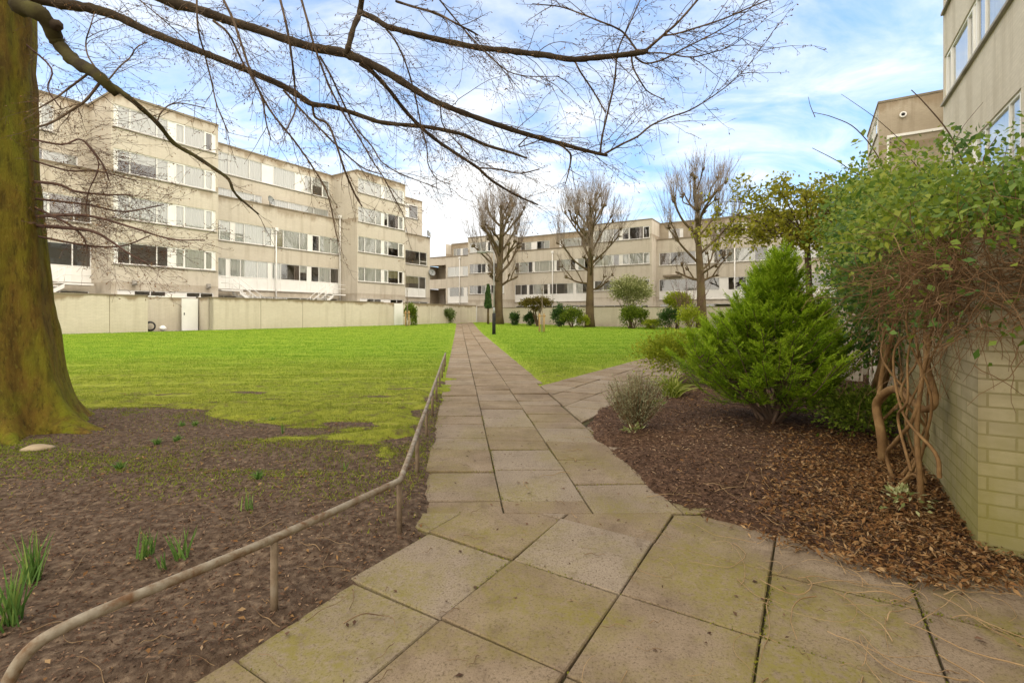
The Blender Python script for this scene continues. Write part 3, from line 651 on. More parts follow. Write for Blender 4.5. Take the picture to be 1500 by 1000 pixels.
def geo(a, b, d0, k):
    out = [a]
    while out[-1] < b: out.append(out[-1]+max(d0, k*abs(out[-1])))
    return np.array(out)
def sheet(name, poly, xs, ys, zf, mat, margin=.12):
    X, Y = np.meshgrid(xs, ys); d = sdist(X, Y, poly); X = X.ravel(); Y = Y.ravel()
    Z = zf(X, Y, d); nx = len(xs); ny = len(ys); keep = (d > -margin).reshape(ny, nx)
    k = keep[:-1, :-1] | keep[1:, :-1] | keep[:-1, 1:] | keep[1:, 1:]
    j, i = np.nonzero(k); a = j*nx+i
    f = np.stack([a, a+1, a+nx+1, a+nx], 1)
    used = np.unique(f); mp = np.zeros(nx*ny, dtype=np.int64); mp[used] = np.arange(len(used))
    o = npmesh(name, np.stack([X, Y, Z], 1)[used], mp[f], mat, smooth=True)
    return tag(o, kind='structure')
def P2(px, py): p = gp(px, py); return (p.x, p.y)
def ST(s, t): p = W(s, t); return (p.x, p.y)
def pathL(d): return (-.28-.111*d, d)
def pathR(d): return (1.58-.111*d, d)

# wide earth sheet out to the horizon
xs = np.concatenate([np.linspace(-900, -60, 15), np.linspace(-50, 60, 56), np.linspace(70, 900, 15)]); ys = np.concatenate([np.linspace(-300, -20, 8), np.linspace(-15, 90, 60), np.linspace(110, 1500, 14)])
sheet('ground', [(-2000, -2000), (2000, -2000), (2000, 3000), (-2000, 3000)], xs, ys, lambda X, Y, d: Gv(X, Y)-.16, MAT['earth'])

left_soil = [ST(-2.5, -1.87), ST(2.08, -1.87), (pathL(2.7)[0]+.03, 2.7), (pathL(3.3)[0]+.05, 3.3), (pathL(4)[0]+.015, 4.), (pathL(5)[0]+.04, 5), (pathL(6)[0]+.01, 6), (pathL(9.2)[0]+.02, 9.2), (-3.0, 8.0), (-9.5, 8.5), (-9.5, -.8)]
def z_soil(X, Y, d):
    e = np.clip((d+.10)/.18, 0, 1); e = e*e*(3-2*e)
    return Gv(X, Y)-.035+e*.050+np.clip(d, 0, 1)*.022+(fbm(X, Y, 2.2, 3)-.5)*.07*e+(fbm(X, Y, 14, 5, 3)-.5)*.016*e
sheet('soil', left_soil, np.arange(-9.4, -.3, .055), geo(-.8, 9.0, .03, .012), z_soil, MAT['soil'])
bed_edge = [ST(40, -2.35), ST(12, -2.35), P2(912, 580), P2(872, 598), P2(853, 622), P2(862, 642), P2(890, 668), P2(915, 690), P2(958, 738), P2(1000, 752), P2(1060, 768), P2(1130, 790), P2(1210, 812), P2(1270, 832), P2(1340, 846), P2(1420, 850), P2(1520, 850)]
right_bed = bed_edge+[ST(2.4, 3.0), ST(40, 3.0)]
rb_near = [p for p in right_bed]
def z_bed(X, Y, d):
    e = np.clip((d+.05)/.2, 0, 1); e = e*e*(3-2*e)
    return Gv(X, Y)-.06+e*.075+np.clip(d, 0, 1.2)*.06+(fbm(X, Y, 3, 11)-.5)*.07*e+(fbm(X, Y, 18, 15, 3)-.5)*.03*e
sheet('mulch_bed', right_bed, np.arange(.6, 8.5, .05), geo(1.7, 14, .03, .012), z_bed, MAT['mulchbase'])
sheet('far_bed', [ST(12, -2.35), ST(46.5, -2.35), ST(46.5, 3), ST(12, 3)], np.arange(4, 30, .4), np.arange(9, 43, .4), lambda X, Y, d: Gv(X, Y)+.02, MAT['soil'])
# lawns
soil_edge = [P2(-260, 600), P2(60, 606), P2(150, 602), P2(225, 600), P2(330, 622), P2(420, 650), P2(500, 662), P2(560, 676), P2(596, 672), P2(612, 650), P2(628, 600)]
lawnL = soil_edge+[pathL(8), pathL(12), pathL(30), pathL(54.5), ST(44.8, -33.3), ST(31, -31.15), ST(29, -30.9), ST(15, -30.9), ST(11.8, -30.95), ST(-8, -30.95)]
def z_lawn(X, Y, d):
    e = np.clip((d+.08)/.45, 0, 1); e = e*e*(3-2*e)
    return Gv(X, Y)-.02+e*.075+(fbm(X, Y, 2.7, 231, 5)-.42)*.20*np.exp(-np.abs(d)/.55)*(Y < 9.5)*(X < pathL(9)[0]+.25)+(fbm(X, Y, 1.6, 21)-.5)*.05*e*np.clip(d, 0, 1)+(fbm(X, Y, 9, 25, 3)-.5)*.035*np.clip(d*4, 0, 1)
ysl = geo(4.2, 56, .06, .012)
sheet('lawn', lawnL, np.concatenate([np.arange(-36, -12, .35), np.arange(-12, -.2, .1)]), ysl, z_lawn, MAT['turf'])
lawnR = [pathR(8.9), pathR(9.6), pathR(14), pathR(30), pathR(53.2), ST(46.0, -34.2), ST(46.0, -14), ST(45.8, -4.15), ST(14, -4.12), ST(8.6, -4.12)]
sheet('lawn', lawnR, np.concatenate([np.arange(-6, 3, .1), np.arange(3, 24, .3)]), geo(8.5, 56, .08, .012), z_lawn, MAT['turf'])
sheet('wall_border', [ST(44.7, -33.6), ST(47, -33.4), ST(47, 0), ST(45.9, 0), ST(45.9, -34)], np.arange(-6, 27, .3), np.arange(34, 60, .3), lambda X, Y, d: Gv(X, Y)+.035*(d > -.05)-.05, MAT['soil'])

# paving: every slab its own raised plate with open joints, one object
def clip(poly, a, b, c):
    """keep a*x+b*y>=c"""
    out = []
    for i in range(len(poly)):
        p, q = poly[i], poly[(i+1) % len(poly)]; dp, dq = a*p[0]+b*p[1]-c, a*q[0]+b*q[1]-c
        if dp >= 0: out.append(p)
        if (dp >= 0) != (dq >= 0):
            k = dp/(dp-dq); out.append((p[0]+(q[0]-p[0])*k, p[1]+(q[1]-p[1])*k))
    return out
SV, SF, SR = [], [], []
class Pav:
    v = []; f = []; r = []
def slab(poly, lift=0., rot=True):
    ar = sum(poly[i][0]*poly[(i+1) % len(poly)][1]-poly[(i+1) % len(poly)][0]*poly[i][1] for i in range(len(poly)))/2
    if abs(ar) < .0015: return
    if ar < 0: poly = poly[::-1]
    n = len(poly); cx = sum(p[0] for p in poly)/n; cy = sum(p[1] for p in poly)/n
    far = max(1., cy/8)
    tx, ty, h, rr = random.gauss(0, .010), random.gauss(0, .010), random.gauss(0, .0042)+lift, random.random()
    ca, sa = math.cos(random.gauss(0, .004)), math.sin(random.gauss(0, .004))
    def ring(ins, z):
        out = []
        for i in range(n):
            p0, p, p1 = poly[i-1], poly[i], poly[(i+1) % n]
            e0 = Vector((p[0]-p0[0], p[1]-p0[1])); e1 = Vector((p1[0]-p[0], p1[1]-p[1]))
            if e0.length < 1e-6 or e1.length < 1e-6: q = Vector(p)
            else:
                e0.normalize(); e1.normalize(); n0 = Vector((-e0.y, e0.x)); n1 = Vector((-e1.y, e1.x)); s = n0+n1
                q = Vector(p)+s*(ins/max(.4, 1+n0.dot(n1)))
            x, y = q.x-cx, q.y-cy; x, y = x*ca-y*sa, x*sa+y*ca
            out.append((cx+x, cy+y, G(cx+x, cy+y)+z+h+x*tx+y*ty))
        return out
    b = len(Pav.v); j = random.uniform(.0036, .0056)*min(2.2, far)
    for rg in (ring(j, -.055), ring(j, -.006), ring(j+.005, 0)): Pav.v += rg; Pav.r += [rr]*n
    for k in (0, n):
        for i in range(n): Pav.f.append((b+k+i, b+k+(i+1) % n, b+k+n+(i+1) % n, b+k+n+i))
    Pav.f.append(tuple(b+2*n+i for i in range(n)))
YT = 3.12
# 1 the square slabs laid along the right building
t0, s0, q = -1.335, 1.57, .585
for i in range(-3, 12):
    for j in range(-2, 7):
        s, t = s0+(i-1)*q, t0+j*q
        p = [ST(s, t), ST(s+q, t), ST(s+q, t+q), ST(s, t+q)]
        p = clip(p, 0, -1, -YT); p = clip(p, 0, 1, .5)
        if j == -2: p = clip(clip(p, 1, .111, -.32), 0, 1, 2.66) if s > 2 else []
        if len(p) > 2: slab(p)
# 2 main path and the fan to its right
def px_(o, y): return -.28+o-.111*y
cols = [(0, .575), (.575, 1.16), (1.16, 1.745), (1.745, 2.33), (2.33, 2.92)]
starts = [[3.12, 3.34, 3.96], [3.12, 3.33, 3.98], [3.12, 3.66], [3.12, 3.66], [3.12, 3.5]]
for c, (a, b2) in enumerate(cols):
    rows = list(starts[c])
    while rows[-1] < 63: rows.append(rows[-1]+random.choice((.60, .60, .60, .62, .45, .32) if rows[-1] < 16 else (.6, .6, .62)))
    for y0, y1 in zip(rows[:-1], rows[1:]):
        if c > 2 and y0 > 8.6: break
        w = 0
        p = [(px_(a, y0), y0), (px_(b2+w, y0), y0), (px_(b2+w, y1), y1), (px_(a, y1), y1)]
        if c == 2 and y0 > 8.9: p = [(px_(a, y0), y0), (px_(1.86, y0), y0), (px_(1.86, y1), y1), (px_(a, y1), y1)]
        if c > 2:
            # fan slabs stop where the branch path starts
            p = clip(p, -V.x, -V.y, 2.42 if y0 > 5.2 else -9)
            if y0 > 5.2: continue
        if len(p) > 2: slab(p, .012 if (c == 0 and 5.7 < y0 < 6.6) else 0)
# 3 branch path
for i in range(0, 70):
    for j in range(3):
        s, t = 3.2+i*q, -4.14+j*.605
        p = [ST(s, t), ST(s+q, t), ST(s+q, t+.605), ST(s, t+.605)]
        p = clip(p, 1, .111, 1.48); p = clip(p, 0, 1, 5.15)
        if len(p) > 2: slab(p)
def pymesh(name, v, f, mat, r):
    me = bpy.data.meshes.new(name); me.from_pydata(v, [], f); me.materials.append(mat)
    at = me.attributes.new('rnd', 'FLOAT', 'POINT'); at.data.foreach_set('value', np.array(r, dtype=np.float32)); me.update()
    return link(name, me)
tag(pymesh('paving', Pav.v, Pav.f, MAT['slab'], Pav.r), kind='structure')
pb = [ST(-2.5, -2.05), ST(2.08, -2.05), (-.75, 3), pathL(63), pathR(63), pathR(30), ST(42, -4.2), ST(42, -2.2), ST(9, -2.2), ST(6, 1), ST(2, 3), ST(-2.5, 3)]
sheet('path_bed', [(-3, -1), (4, -1), (4, 4), (3.2, 8), (14, 22), (20, 36), (17, 36), (2, 11), (-5, 66), (-8, 66), (-1.0, 6)], np.arange(-9, 22, .35), np.arange(-1, 66, .5), lambda X, Y, d: Gv(X, Y)-.022, MAT['joint'], .0)

# ------------------------------------------------------------------ loose ground cover
def inpoly(n, poly, xr, yr, dens=None):
    out = []; got = 0
    while got < n:
        x = RNG.uniform(*xr, n*2); y = RNG.uniform(*yr, n*2)
        if dens is not None:
            k = RNG.random(n*2) < dens(x, y); x, y = x[k], y[k]
        d = sdist(x, y, poly); k = d > -.02; out.append(np.stack([x[k], y[k], d[k]], 1)); got += k.sum()
    return np.concatenate(out)[:n]
def scatter_flat(name, pts, z, Lr, Wr, mat, rnd, tilt=.35, lift=(.0, .02), kind='stuff', fold=.2):
    n = len(pts); a = RNG.uniform(0, 6.283, n)
    Dr = np.stack([np.cos(a), np.sin(a), RNG.normal(0, tilt, n)], 1); Nn = np.stack([RNG.normal(0, tilt, n), RNG.normal(0, tilt, n), np.ones(n)], 1)
    C = np.stack([pts[:, 0], pts[:, 1], z+RNG.uniform(*lift, n)], 1)
    o = leaves(name, C, Dr, Nn, RNG.uniform(*Lr, n), RNG.uniform(*Wr, n), mat, None, rnd, fold)
    if kind: tag(o, kind=kind)
    return o
p = inpoly(75000, right_bed, (.6, 7.5), (1.8, 10.5), lambda x, y: np.clip(3.2/y, 0, 1)**1.3)
k = (fbm(p[:, 0], p[:, 1], 1.3, 41)-.5)*.5
scatter_flat('bark_mulch', p, z_bed(p[:, 0], p[:, 1], p[:, 2]), (.013, .050), (.005, .016), MAT['chip'], np.clip(RNG.beta(1.6, 2.2, len(p))+k, 0, 1), .3, (-.004, .014))
p = inpoly(80000, left_soil, (-8.5, -.4), (1.0, 8.6), lambda x, y: np.clip(2.6/y, 0, 1)**1.3)
scatter_flat('soil_crumbs', p, z_soil(p[:, 0], p[:, 1], p[:, 2]), (.006, .030), (.004, .012), MAT['chip'], np.clip(RNG.beta(1.5, 2.2, len(p)), 0, 1), .3, (-.004, .010))
# dead vine leaves by the wall, a few over the paving and the left bed
def dl_dens(x, y):
    s, t = x*U.x+y*U.y, x*V.x+y*V.y
    return np.clip(1.15-np.abs(t-.55)*1.2, 0.0, 1)*np.clip(1.5-np.abs(s-3.2)*.5, 0.0, 1)+.015
ext_bed = [(x, y-.10) for x, y in bed_edge[9:]]+[ST(2.6, 1.4), ST(3.5, 1.6), ST(8, .8), ST(8, -2)]
p = inpoly(15000, ext_bed, (.8, 6), (1.4, 8), dl_dens); d = sdist(p[:, 0], p[:, 1], right_bed)
zz = np.maximum(z_bed(p[:, 0], p[:, 1], d), .004)
scatter_flat('leaf_litter', p, zz, (.015, .055), (.005, .018), MAT['deadleaf'], RNG.random(len(p)), .45, (.0, .045), fold=.35)
p = inpoly(420, [ST(.8, -1.8), ST(2.2, -1.8), (-.7, 3), pathL(9), pathR(9), (2.5, 4), ST(3.2, .7), ST(1.2, 1.4)], (-2, 4), (1.2, 9))
scatter_flat('leaf_litter', p, .003+0*p[:, 0], (.008, .04), (.004, .02), MAT['chip'], RNG.uniform(.1, .7, len(p)), .15, (.0, .004))
p = inpoly(3200, left_soil, (-8, -.4), (1.2, 7.5)); scatter_flat('leaf_litter', p, z_soil(p[:, 0], p[:, 1], p[:, 2]), (.010, .045), (.006, .02), MAT['deadleaf'], RNG.uniform(.2, 1, len(p)), .25, (.004, .02), fold=.3)
# thin dry stems lying about
m = MB(); m2 = MB()
def lying(mb, x, y, L, r, zf, ang=None, curl=1.2):
    a = random.uniform(0, 6.28) if ang is None else ang; n = 12; pts = []; c = random.gauss(0, curl)
    for i in range(n):
        pts.append((x, y, zf(x, y)+r+.004+.012*math.sin(i*.5)**2)); a += c/n+random.gauss(0, .10)
        x += math.cos(a)*L/n; y += math.sin(a)*L/n
    mb.tube(pts, [r*(1-.6*i/n) for i in range(n)], 3, 0, False)
zpav = lambda x, y: .003
def zbed1(x, y): return float(max(.003, z_bed(np.array([x]), np.array([y]), sdist(np.array([x]), np.array([y]), right_bed))[0]))
def zsoil1(x, y): return float(max(.003, z_soil(np.array([x]), np.array([y]), sdist(np.array([x]), np.array([y]), left_soil))[0]))
for i in range(16):
    s, t = random.uniform(1.7, 3.0), random.gauss(.1, .5); p = W(s, t); lying(m, p.x, p.y, random.uniform(.12, .5), random.uniform(.0009, .0016), zbed1, None, 2.4)
for i in range(150):
    s, t = random.gauss(3.3, .9), random.gauss(.35, .4); p = W(s, t); lying(m, p.x, p.y, random.uniform(.15, .6), random.uniform(.0015, .004), zbed1, None, 1.8)
for i in range(40):
    s, t = random.uniform(2.6, 7), random.uniform(-2.0, .5); p = W(s, t); lying(m, p.x, p.y, random.uniform(.1, .5), random.uniform(.0015, .003), zbed1, None, 1.)
tag(m.build('dry_stems', [MAT['straw']]), kind='stuff')
for i in range(95):
    x, y = random.uniform(-1.2, 2.0), random.uniform(1.6, 5); lying(m2, x, y, random.uniform(.04, .16), random.uniform(.001, .0025), zpav if sdist(np.array([x]), np.array([y]), left_soil)[0] < 0 else zsoil1, None, .6)
for i in range(420):
    x, y = random.uniform(-6, -.7), random.uniform(1.4, 6); lying(m2, x, y, random.uniform(.05, .32), random.uniform(.0012, .0034), zsoil1, None, .8)
tag(m2.build('fallen_twigs', [MAT['litter_twig']]), kind='stuff')
# grass blades
def blades(name, P, z, h, w, lean=.45):
    n = len(P); a = RNG.uniform(0, 6.283, n); c, s = np.cos(a), np.sin(a)
    base = np.stack([P[:, 0], P[:, 1], z-.004], 1); side = np.stack([c, s, 0*c], 1)*(w/2)[:, None]
    b = RNG.uniform(0, 6.283, n); tip = base+np.stack([np.cos(b)*h*lean*RNG.random(n), np.sin(b)*h*lean*RNG.random(n), h], 1)
    v = np.stack([base-side, base+side, tip], 1).reshape(-1, 3)
    r = np.clip(RNG.beta(2.2, 2.2, n)*.8+.4*(fbm(P[:, 0], P[:, 1], 1.5, 77)-.3), 0, 1)
    return tag(npmesh(name, v, np.arange(3*n).reshape(-1, 3), MAT['grass'], None, np.repeat(r, 3)), kind='stuff')
def lawn_pts(n, poly, xr, yr):
    # log-uniform in distance, so blades thin out with distance as they shrink in view
    out = []; got = 0
    while got < n:
        y = np.exp(RNG.uniform(math.log(yr[0]), math.log(yr[1]), n)); x = (RNG.uniform(-1.12, .62, n))*y
        d = sdist(x, y, poly); nz = (fbm(x, y, 2.5, 51)-.42)*1.0
        k = (d > -.25) & (d+nz*np.where(y < 9, 1, .1) > .02) & ((y > 13) | (fbm(x, y, 3.1, 91) > .36+.02*(y-9)*(y < 9) - .03*np.maximum(y-9, 0))) & (RNG.random(n) < np.clip((d+.3)/.7, .25, 1)); out.append(np.stack([x[k], y[k], d[k]], 1)); got += k.sum()
    return np.concatenate(out)[:n]
p = lawn_pts(230000, lawnL, None, (4.3, 52)); sc = np.clip(p[:, 1]/9., .75, 4.0)
blades('lawn_grass', p, np.maximum(z_lawn(p[:, 0], p[:, 1], p[:, 2]), Gv(p[:, 0], p[:, 1])+.0), RNG.uniform(.016, .046, len(p))*np.clip(sc, .8, 1.15)*(.55+.9*fbm(p[:, 0], p[:, 1], 3.3, 131)), .0055*sc)
p = lawn_pts(110000, lawnR, None, (8.6, 52)); sc = np.clip(p[:, 1]/9., .75, 4.0)
blades('lawn_grass', p, z_lawn(p[:, 0], p[:, 1], p[:, 2]), RNG.uniform(.020, .046, len(p))*np.clip(sc, .8, 1.15), .0055*sc)
# creeping weeds over the soil in the left bed
fr = inpoly(60000, left_soil, (-7, -.5), (2.8, 8.2)); fd = sdist(fr[:, 0], fr[:, 1], lawnL)
fk = (fd < .1) & (fd > -1.5) & (RNG.random(len(fr)) < np.clip(1.1*(fbm(fr[:, 0], fr[:, 1], 2.6, 171, 4)-.36)*4*np.exp(fd/.45), 0, 1)); fr = fr[fk]
blades('lawn_grass', fr, z_soil(fr[:, 0], fr[:, 1], fr[:, 2]), RNG.uniform(.012, .04, len(fr)), RNG.uniform(.005, .009, len(fr)), .9)
# moss and tiny weeds in the joints of the near slabs
jp = []
for f_ in Pav.f:
    if len(f_) < 3 or max(f_)-min(f_) >= len(f_): continue
    q_ = [Pav.v[i] for i in f_]
    if sum(p_[1] for p_ in q_)/len(q_) > 6.5: continue
    for a_, b_ in zip(q_, q_[1:]+q_[:1]):
        L_ = math.hypot(a_[0]-b_[0], a_[1]-b_[1])
        for _ in range(int(L_*170)):
            t_ = random.random(); jp.append((a_[0]+(b_[0]-a_[0])*t_+random.gauss(0, .004), a_[1]+(b_[1]-a_[1])*t_+random.gauss(0, .004), 0))
jp = np.array(jp); jp = jp[RNG.random(len(jp)) < np.clip((fbm(jp[:, 0], jp[:, 1], 2.4, 211, 4)-.44)*7, .02, 1)]
scatter_flat('joint_moss', jp, -.006+0*jp[:, 0], (.006, .016), (.004, .010), MAT['moss'], RNG.random(len(jp)), .6, (-.004, .005))
wp = inpoly(80000, left_soil, (-5, -.7), (3.0, 7), lambda x, y: np.clip((fbm(x, y, 1.1, 61, 4)-.54)*8, 0, 1)*np.clip((y-2.9)/1.6, 0, 1))[:9000]
blades('creeping_weeds', wp, z_soil(wp[:, 0], wp[:, 1], wp[:, 2])+.004, RNG.uniform(.008, .028, len(wp)), RNG.uniform(.006, .013, len(wp)), 1.6)
# moss and crumbs gathered along the kerb side of the rail
# ------------------------------------------------------------------ growth helpers
def bez(P, n=8):
    """Catmull-Rom through points"""
    P = [Vector(p) for p in P]; out = []
    Q = [P[0]*2-P[1]]+P+[P[-1]*2-P[-2]]
    for i in range(1, len(Q)-2):
        a, b, c, d = Q[i-1:i+3]
        for k in range(n):
            t = k/n; out.append(.5*((2*b)+(c-a)*t+(2*a-5*b+4*c-d)*t*t+(3*b-a-3*c+d)*t**3))
    out.append(P[-1]); return out
def lerpr(r, n): return [r[0]+(r[1]-r[0])*i/(n-1) for i in range(n)]
def rv(s=1.): return Vector((random.gauss(0, s), random.gauss(0, s), random.gauss(0, s)))
def wand(start, d, L, n, wig=.12, grav=0., zig=0.):
    p = Vector(start); d = Vector(d).normalized(); pts = [p.copy()]; side = d.orthogonal().normalized()
    for i in range(n):
        dd = d+side*(zig if i % 2 else -zig); p = p+dd.normalized()*(L/n); pts.append(p.copy())
        d = (d+rv(wig)+Vector((0, 0, grav))).normalized()
    return pts
def twigs(mb, bud, start, d, L, r, lev, droop):
    n = max(3, int(L/.085)); P = wand(start, d, L, n, .09, droop, .10)
    mb.tube(P, [max(.0013, r*.9*(1-.7*i/n)) for i in range(n+1)], 4 if r > .004 else 3, 0, False)
    if lev <= 0:
        bud.append(P[-1]); return
    step = 1; sgn = 1
    for i in range(1, n):
        if random.random() < .72:
            ax = (P[i+1]-P[i-1]).normalized(); s = ax.cross(Vector((random.gauss(0, .4), random.gauss(0, .4), 1))).normalized()*sgn; sgn = -sgn
            dd = ax*.75+s*.8+rv(.18)
            l2 = (L*.42*(1-.55*i/n)) if lev > 1 else random.uniform(.03, .13)
            twigs(mb, bud, P[i], dd, max(.04, l2*random.uniform(.6, 1.2)), r*.55 if lev > 1 else .0018, lev-1, droop*.6)
    bud.append(P[-1])

# ------------------------------------------------------------------ the big beech
def beech():
    base = Vector((-5.82, 5.25, 0)); T = thing('beech_tree', base, 'huge mossy bare beech tree with wide trunk and limbs reaching over the lawn', 'tree')
    # trunk: rings with buttress folds and bark flutes
    nr, na = 120, 150; v = []; f = []
    lob = [(0.02, .56, .20), (1.0, .24, .28), (-1.05, .26, .20), (2.2, .3, .3), (3.3, .26, .3), (4.1, .28, .2), (-.52, .28, .17), (.5, .16, .2), (-1.6, .30, .2), (-2.1, .2, .16)]
    for i in range(nr):
        z = -.15+8.6*(i/(nr-1))**1.35; zz = max(0, z)
        r0 = .455+.29*math.exp(-zz/1.6)-.002*zz
        lean = Vector((-.02*zz, .0, 0))
        for k in range(na):
            a = 2*math.pi*k/na; r = r0
            for (la, am, wd) in lob:
                dd = (a-la+math.pi) % (2*math.pi)-math.pi
                r += am*math.exp(-(dd/wd)**2)*(math.exp(-zz/.16)*.85+.22*math.exp(-zz/.75))
            r += .014*math.sin(a*9+1.7*math.sin(z*.9))+.02*math.sin(a*3+z*.8)+.05*abs(vnoise(np.array([a*5.1+.5*math.sin(z)]), np.array([z*1.5]), 1.0, 3)[0]-.5)+.028*abs(vnoise(np.array([a*14.]), np.array([z*3.2]), 1.0, 5)[0]-.5)
            v.append((base.x+lean.x+r*math.cos(a), base.y+r*math.sin(a), z))
    for i in range(nr-1):
        for k in range(na): a, b = i*na+k, i*na+(k+1) % na; f.append((a, b, b+na, a+na))
    npmesh('trunk', v, f, MAT['bark'], T, smooth=True)
    root = MB()
    for (px, L, d0, r) in ((0.02, 1.0, -.25, .13), (-.5, .8, -.6, .10), (-1.3, .7, -1.5, .10)):
        p = base+Vector((math.cos(px), math.sin(px), 0))*.60; dd = Vector((math.cos(d0), math.sin(d0), 0))
        root.tube([p+Vector((0, 0, .10)), p+dd*L*.3+Vector((0, 0, .05)), p+dd*L*.65+Vector((0, 0, .01)), p+dd*L+Vector((0, 0, -.06))], [r*1.1, r*.8, r*.55, r*.25], 8)
    root.build('root', [MAT['bark']], T)
    tw, red, bud, budr = MB(), MB(), [], []
    limbs = {}
    def limb(name, pix, depth, rad, mat='limb', n=5, par=True):
        """pix: picture points, depth (start, end), rad: radii in picture pixels at start..end"""
        m = len(pix); L = [0]
        for a, b in zip(pix[:-1], pix[1:]): L.append(L[-1]+math.hypot(a[0]-b[0], a[1]-b[1]))
        P = []; Rr = []
        for q, l in zip(pix, L):
            k = l/L[-1]; D = depth[0]+(depth[1]-depth[0])*k+.10*math.sin(k*9+depth[0]*7); P.append(pt(q[0], q[1], D))
        Q = bez(P, n); mb = MB(); nq = len(Q)
        rr = []
        for i in range(nq):
            k = i/(nq-1)*(len(rad)-1); j = min(int(k), len(rad)-2); rp = rad[j]+(rad[j+1]-rad[j])*(k-j)
            rr.append(max(.0016, rp*Q[i].y/F)*(1+.07*math.sin(i*1.7)+.06*random.gauss(0, 1)*(rp > 3)))
        mb.tube(Q, rr, 9 if rad[0] > 3 else 5)
        if par: mb.build(name, [MAT[mat]], T)
        else:
            b = len(tw.v); tw.tube(Q, rr, 5, 0, False)
        return Q, rr
    LA = limb('limb', [(-30, -40), (20, -14), (80, 4), (112, 9), (140, 14), (174, 25), (210, 43), (240, 55), (300, 78), (320, 86), (360, 102), (380, 111), (410, 124), (436, 139), (456, 152), (480, 155)], (5.2, 5.5), [12, 8, 6.7, 6.2, 5.4, 4.8, 4.4, 4.5, 4.6, 3.0])
    LA2 = limb('limb', [(478, 155), (500, 160), (538, 173), (562, 180), (614, 185), (642, 189), (680, 198), (710, 212), (750, 224), (772, 232)], (5.5, 6.2), [3.6, 3.2, 3, 2.8, 2.2, 1.5])
    LB = limb('limb', [(-60, -160), (60, -90), (160, -40), (250, 2), (284, 12), (312, 22), (340, 32), (380, 44), (420, 58), (460, 70), (500, 77), (520, 84), (538, 91), (570, 108), (602, 128), (630, 145), (660, 158), (700, 173), (750, 190), (780, 199), (820, 210), (860, 221), (890, 228)], (5.2, 5.0), [13, 9.5, 6.7, 6.0, 6.0, 6.3, 6.1, 5.0, 4.0, 3.6, 3.2, 2.2])
    LB2 = limb('limb', [(528, 92), (546, 106), (570, 132), (590, 158), (614, 184), (640, 206), (670, 226), (700, 246), (720, 264), (756, 286), (788, 300)], (5.1, 5.7), [4.2, 3.0, 2.6, 2.3, 1.9, 1.1])
    LC0 = limb('limb', [(506, 80), (510, 70), (518, 40), (527, 18), (530, -20), (520, -80)], (5.05, 4.9), [4.2, 4, 4.4])
    LC = limb('limb', [(527, 18), (550, 28), (565, 38), (585, 44), (620, 53), (660, 62), (700, 70), (740, 74), (780, 79), (800, 81), (836, 87), (870, 85), (900, 82), (934, 78), (948, 75)], (5.0, 4.6), [4, 4, 4, 4.2, 4, 3.8])
    LL = limb('limb', [(28, 8), (58, 20), (74, 40), (82, 58), (94, 74), (112, 92), (136, 105), (152, 119), (172, 139)], (5.0, 4.95), [13, 10, 9.5, 9, 8.5, 8, 6], 'mosslimb')
    LL2 = limb('limb', [(150, 117), (175, 133), (197, 150), (230, 180), (255, 210), (285, 228), (315, 248), (335, 263), (345, 284), (379, 314)], (4.95, 5.5), [4.6, 3.8, 3.2, 2.8, 2.6, 1.9, 1.2], 'mosslimb')
    ku = MB(); c = pt(80, 42, 4.98); ku.tube([c+Vector((-.02, 0, .05)), c+Vector((.04, -.02, .02)), c+Vector((.07, -.03, -.01))], [.05, .062, .03], 8); ku.build('burr', [MAT['limb']], T)
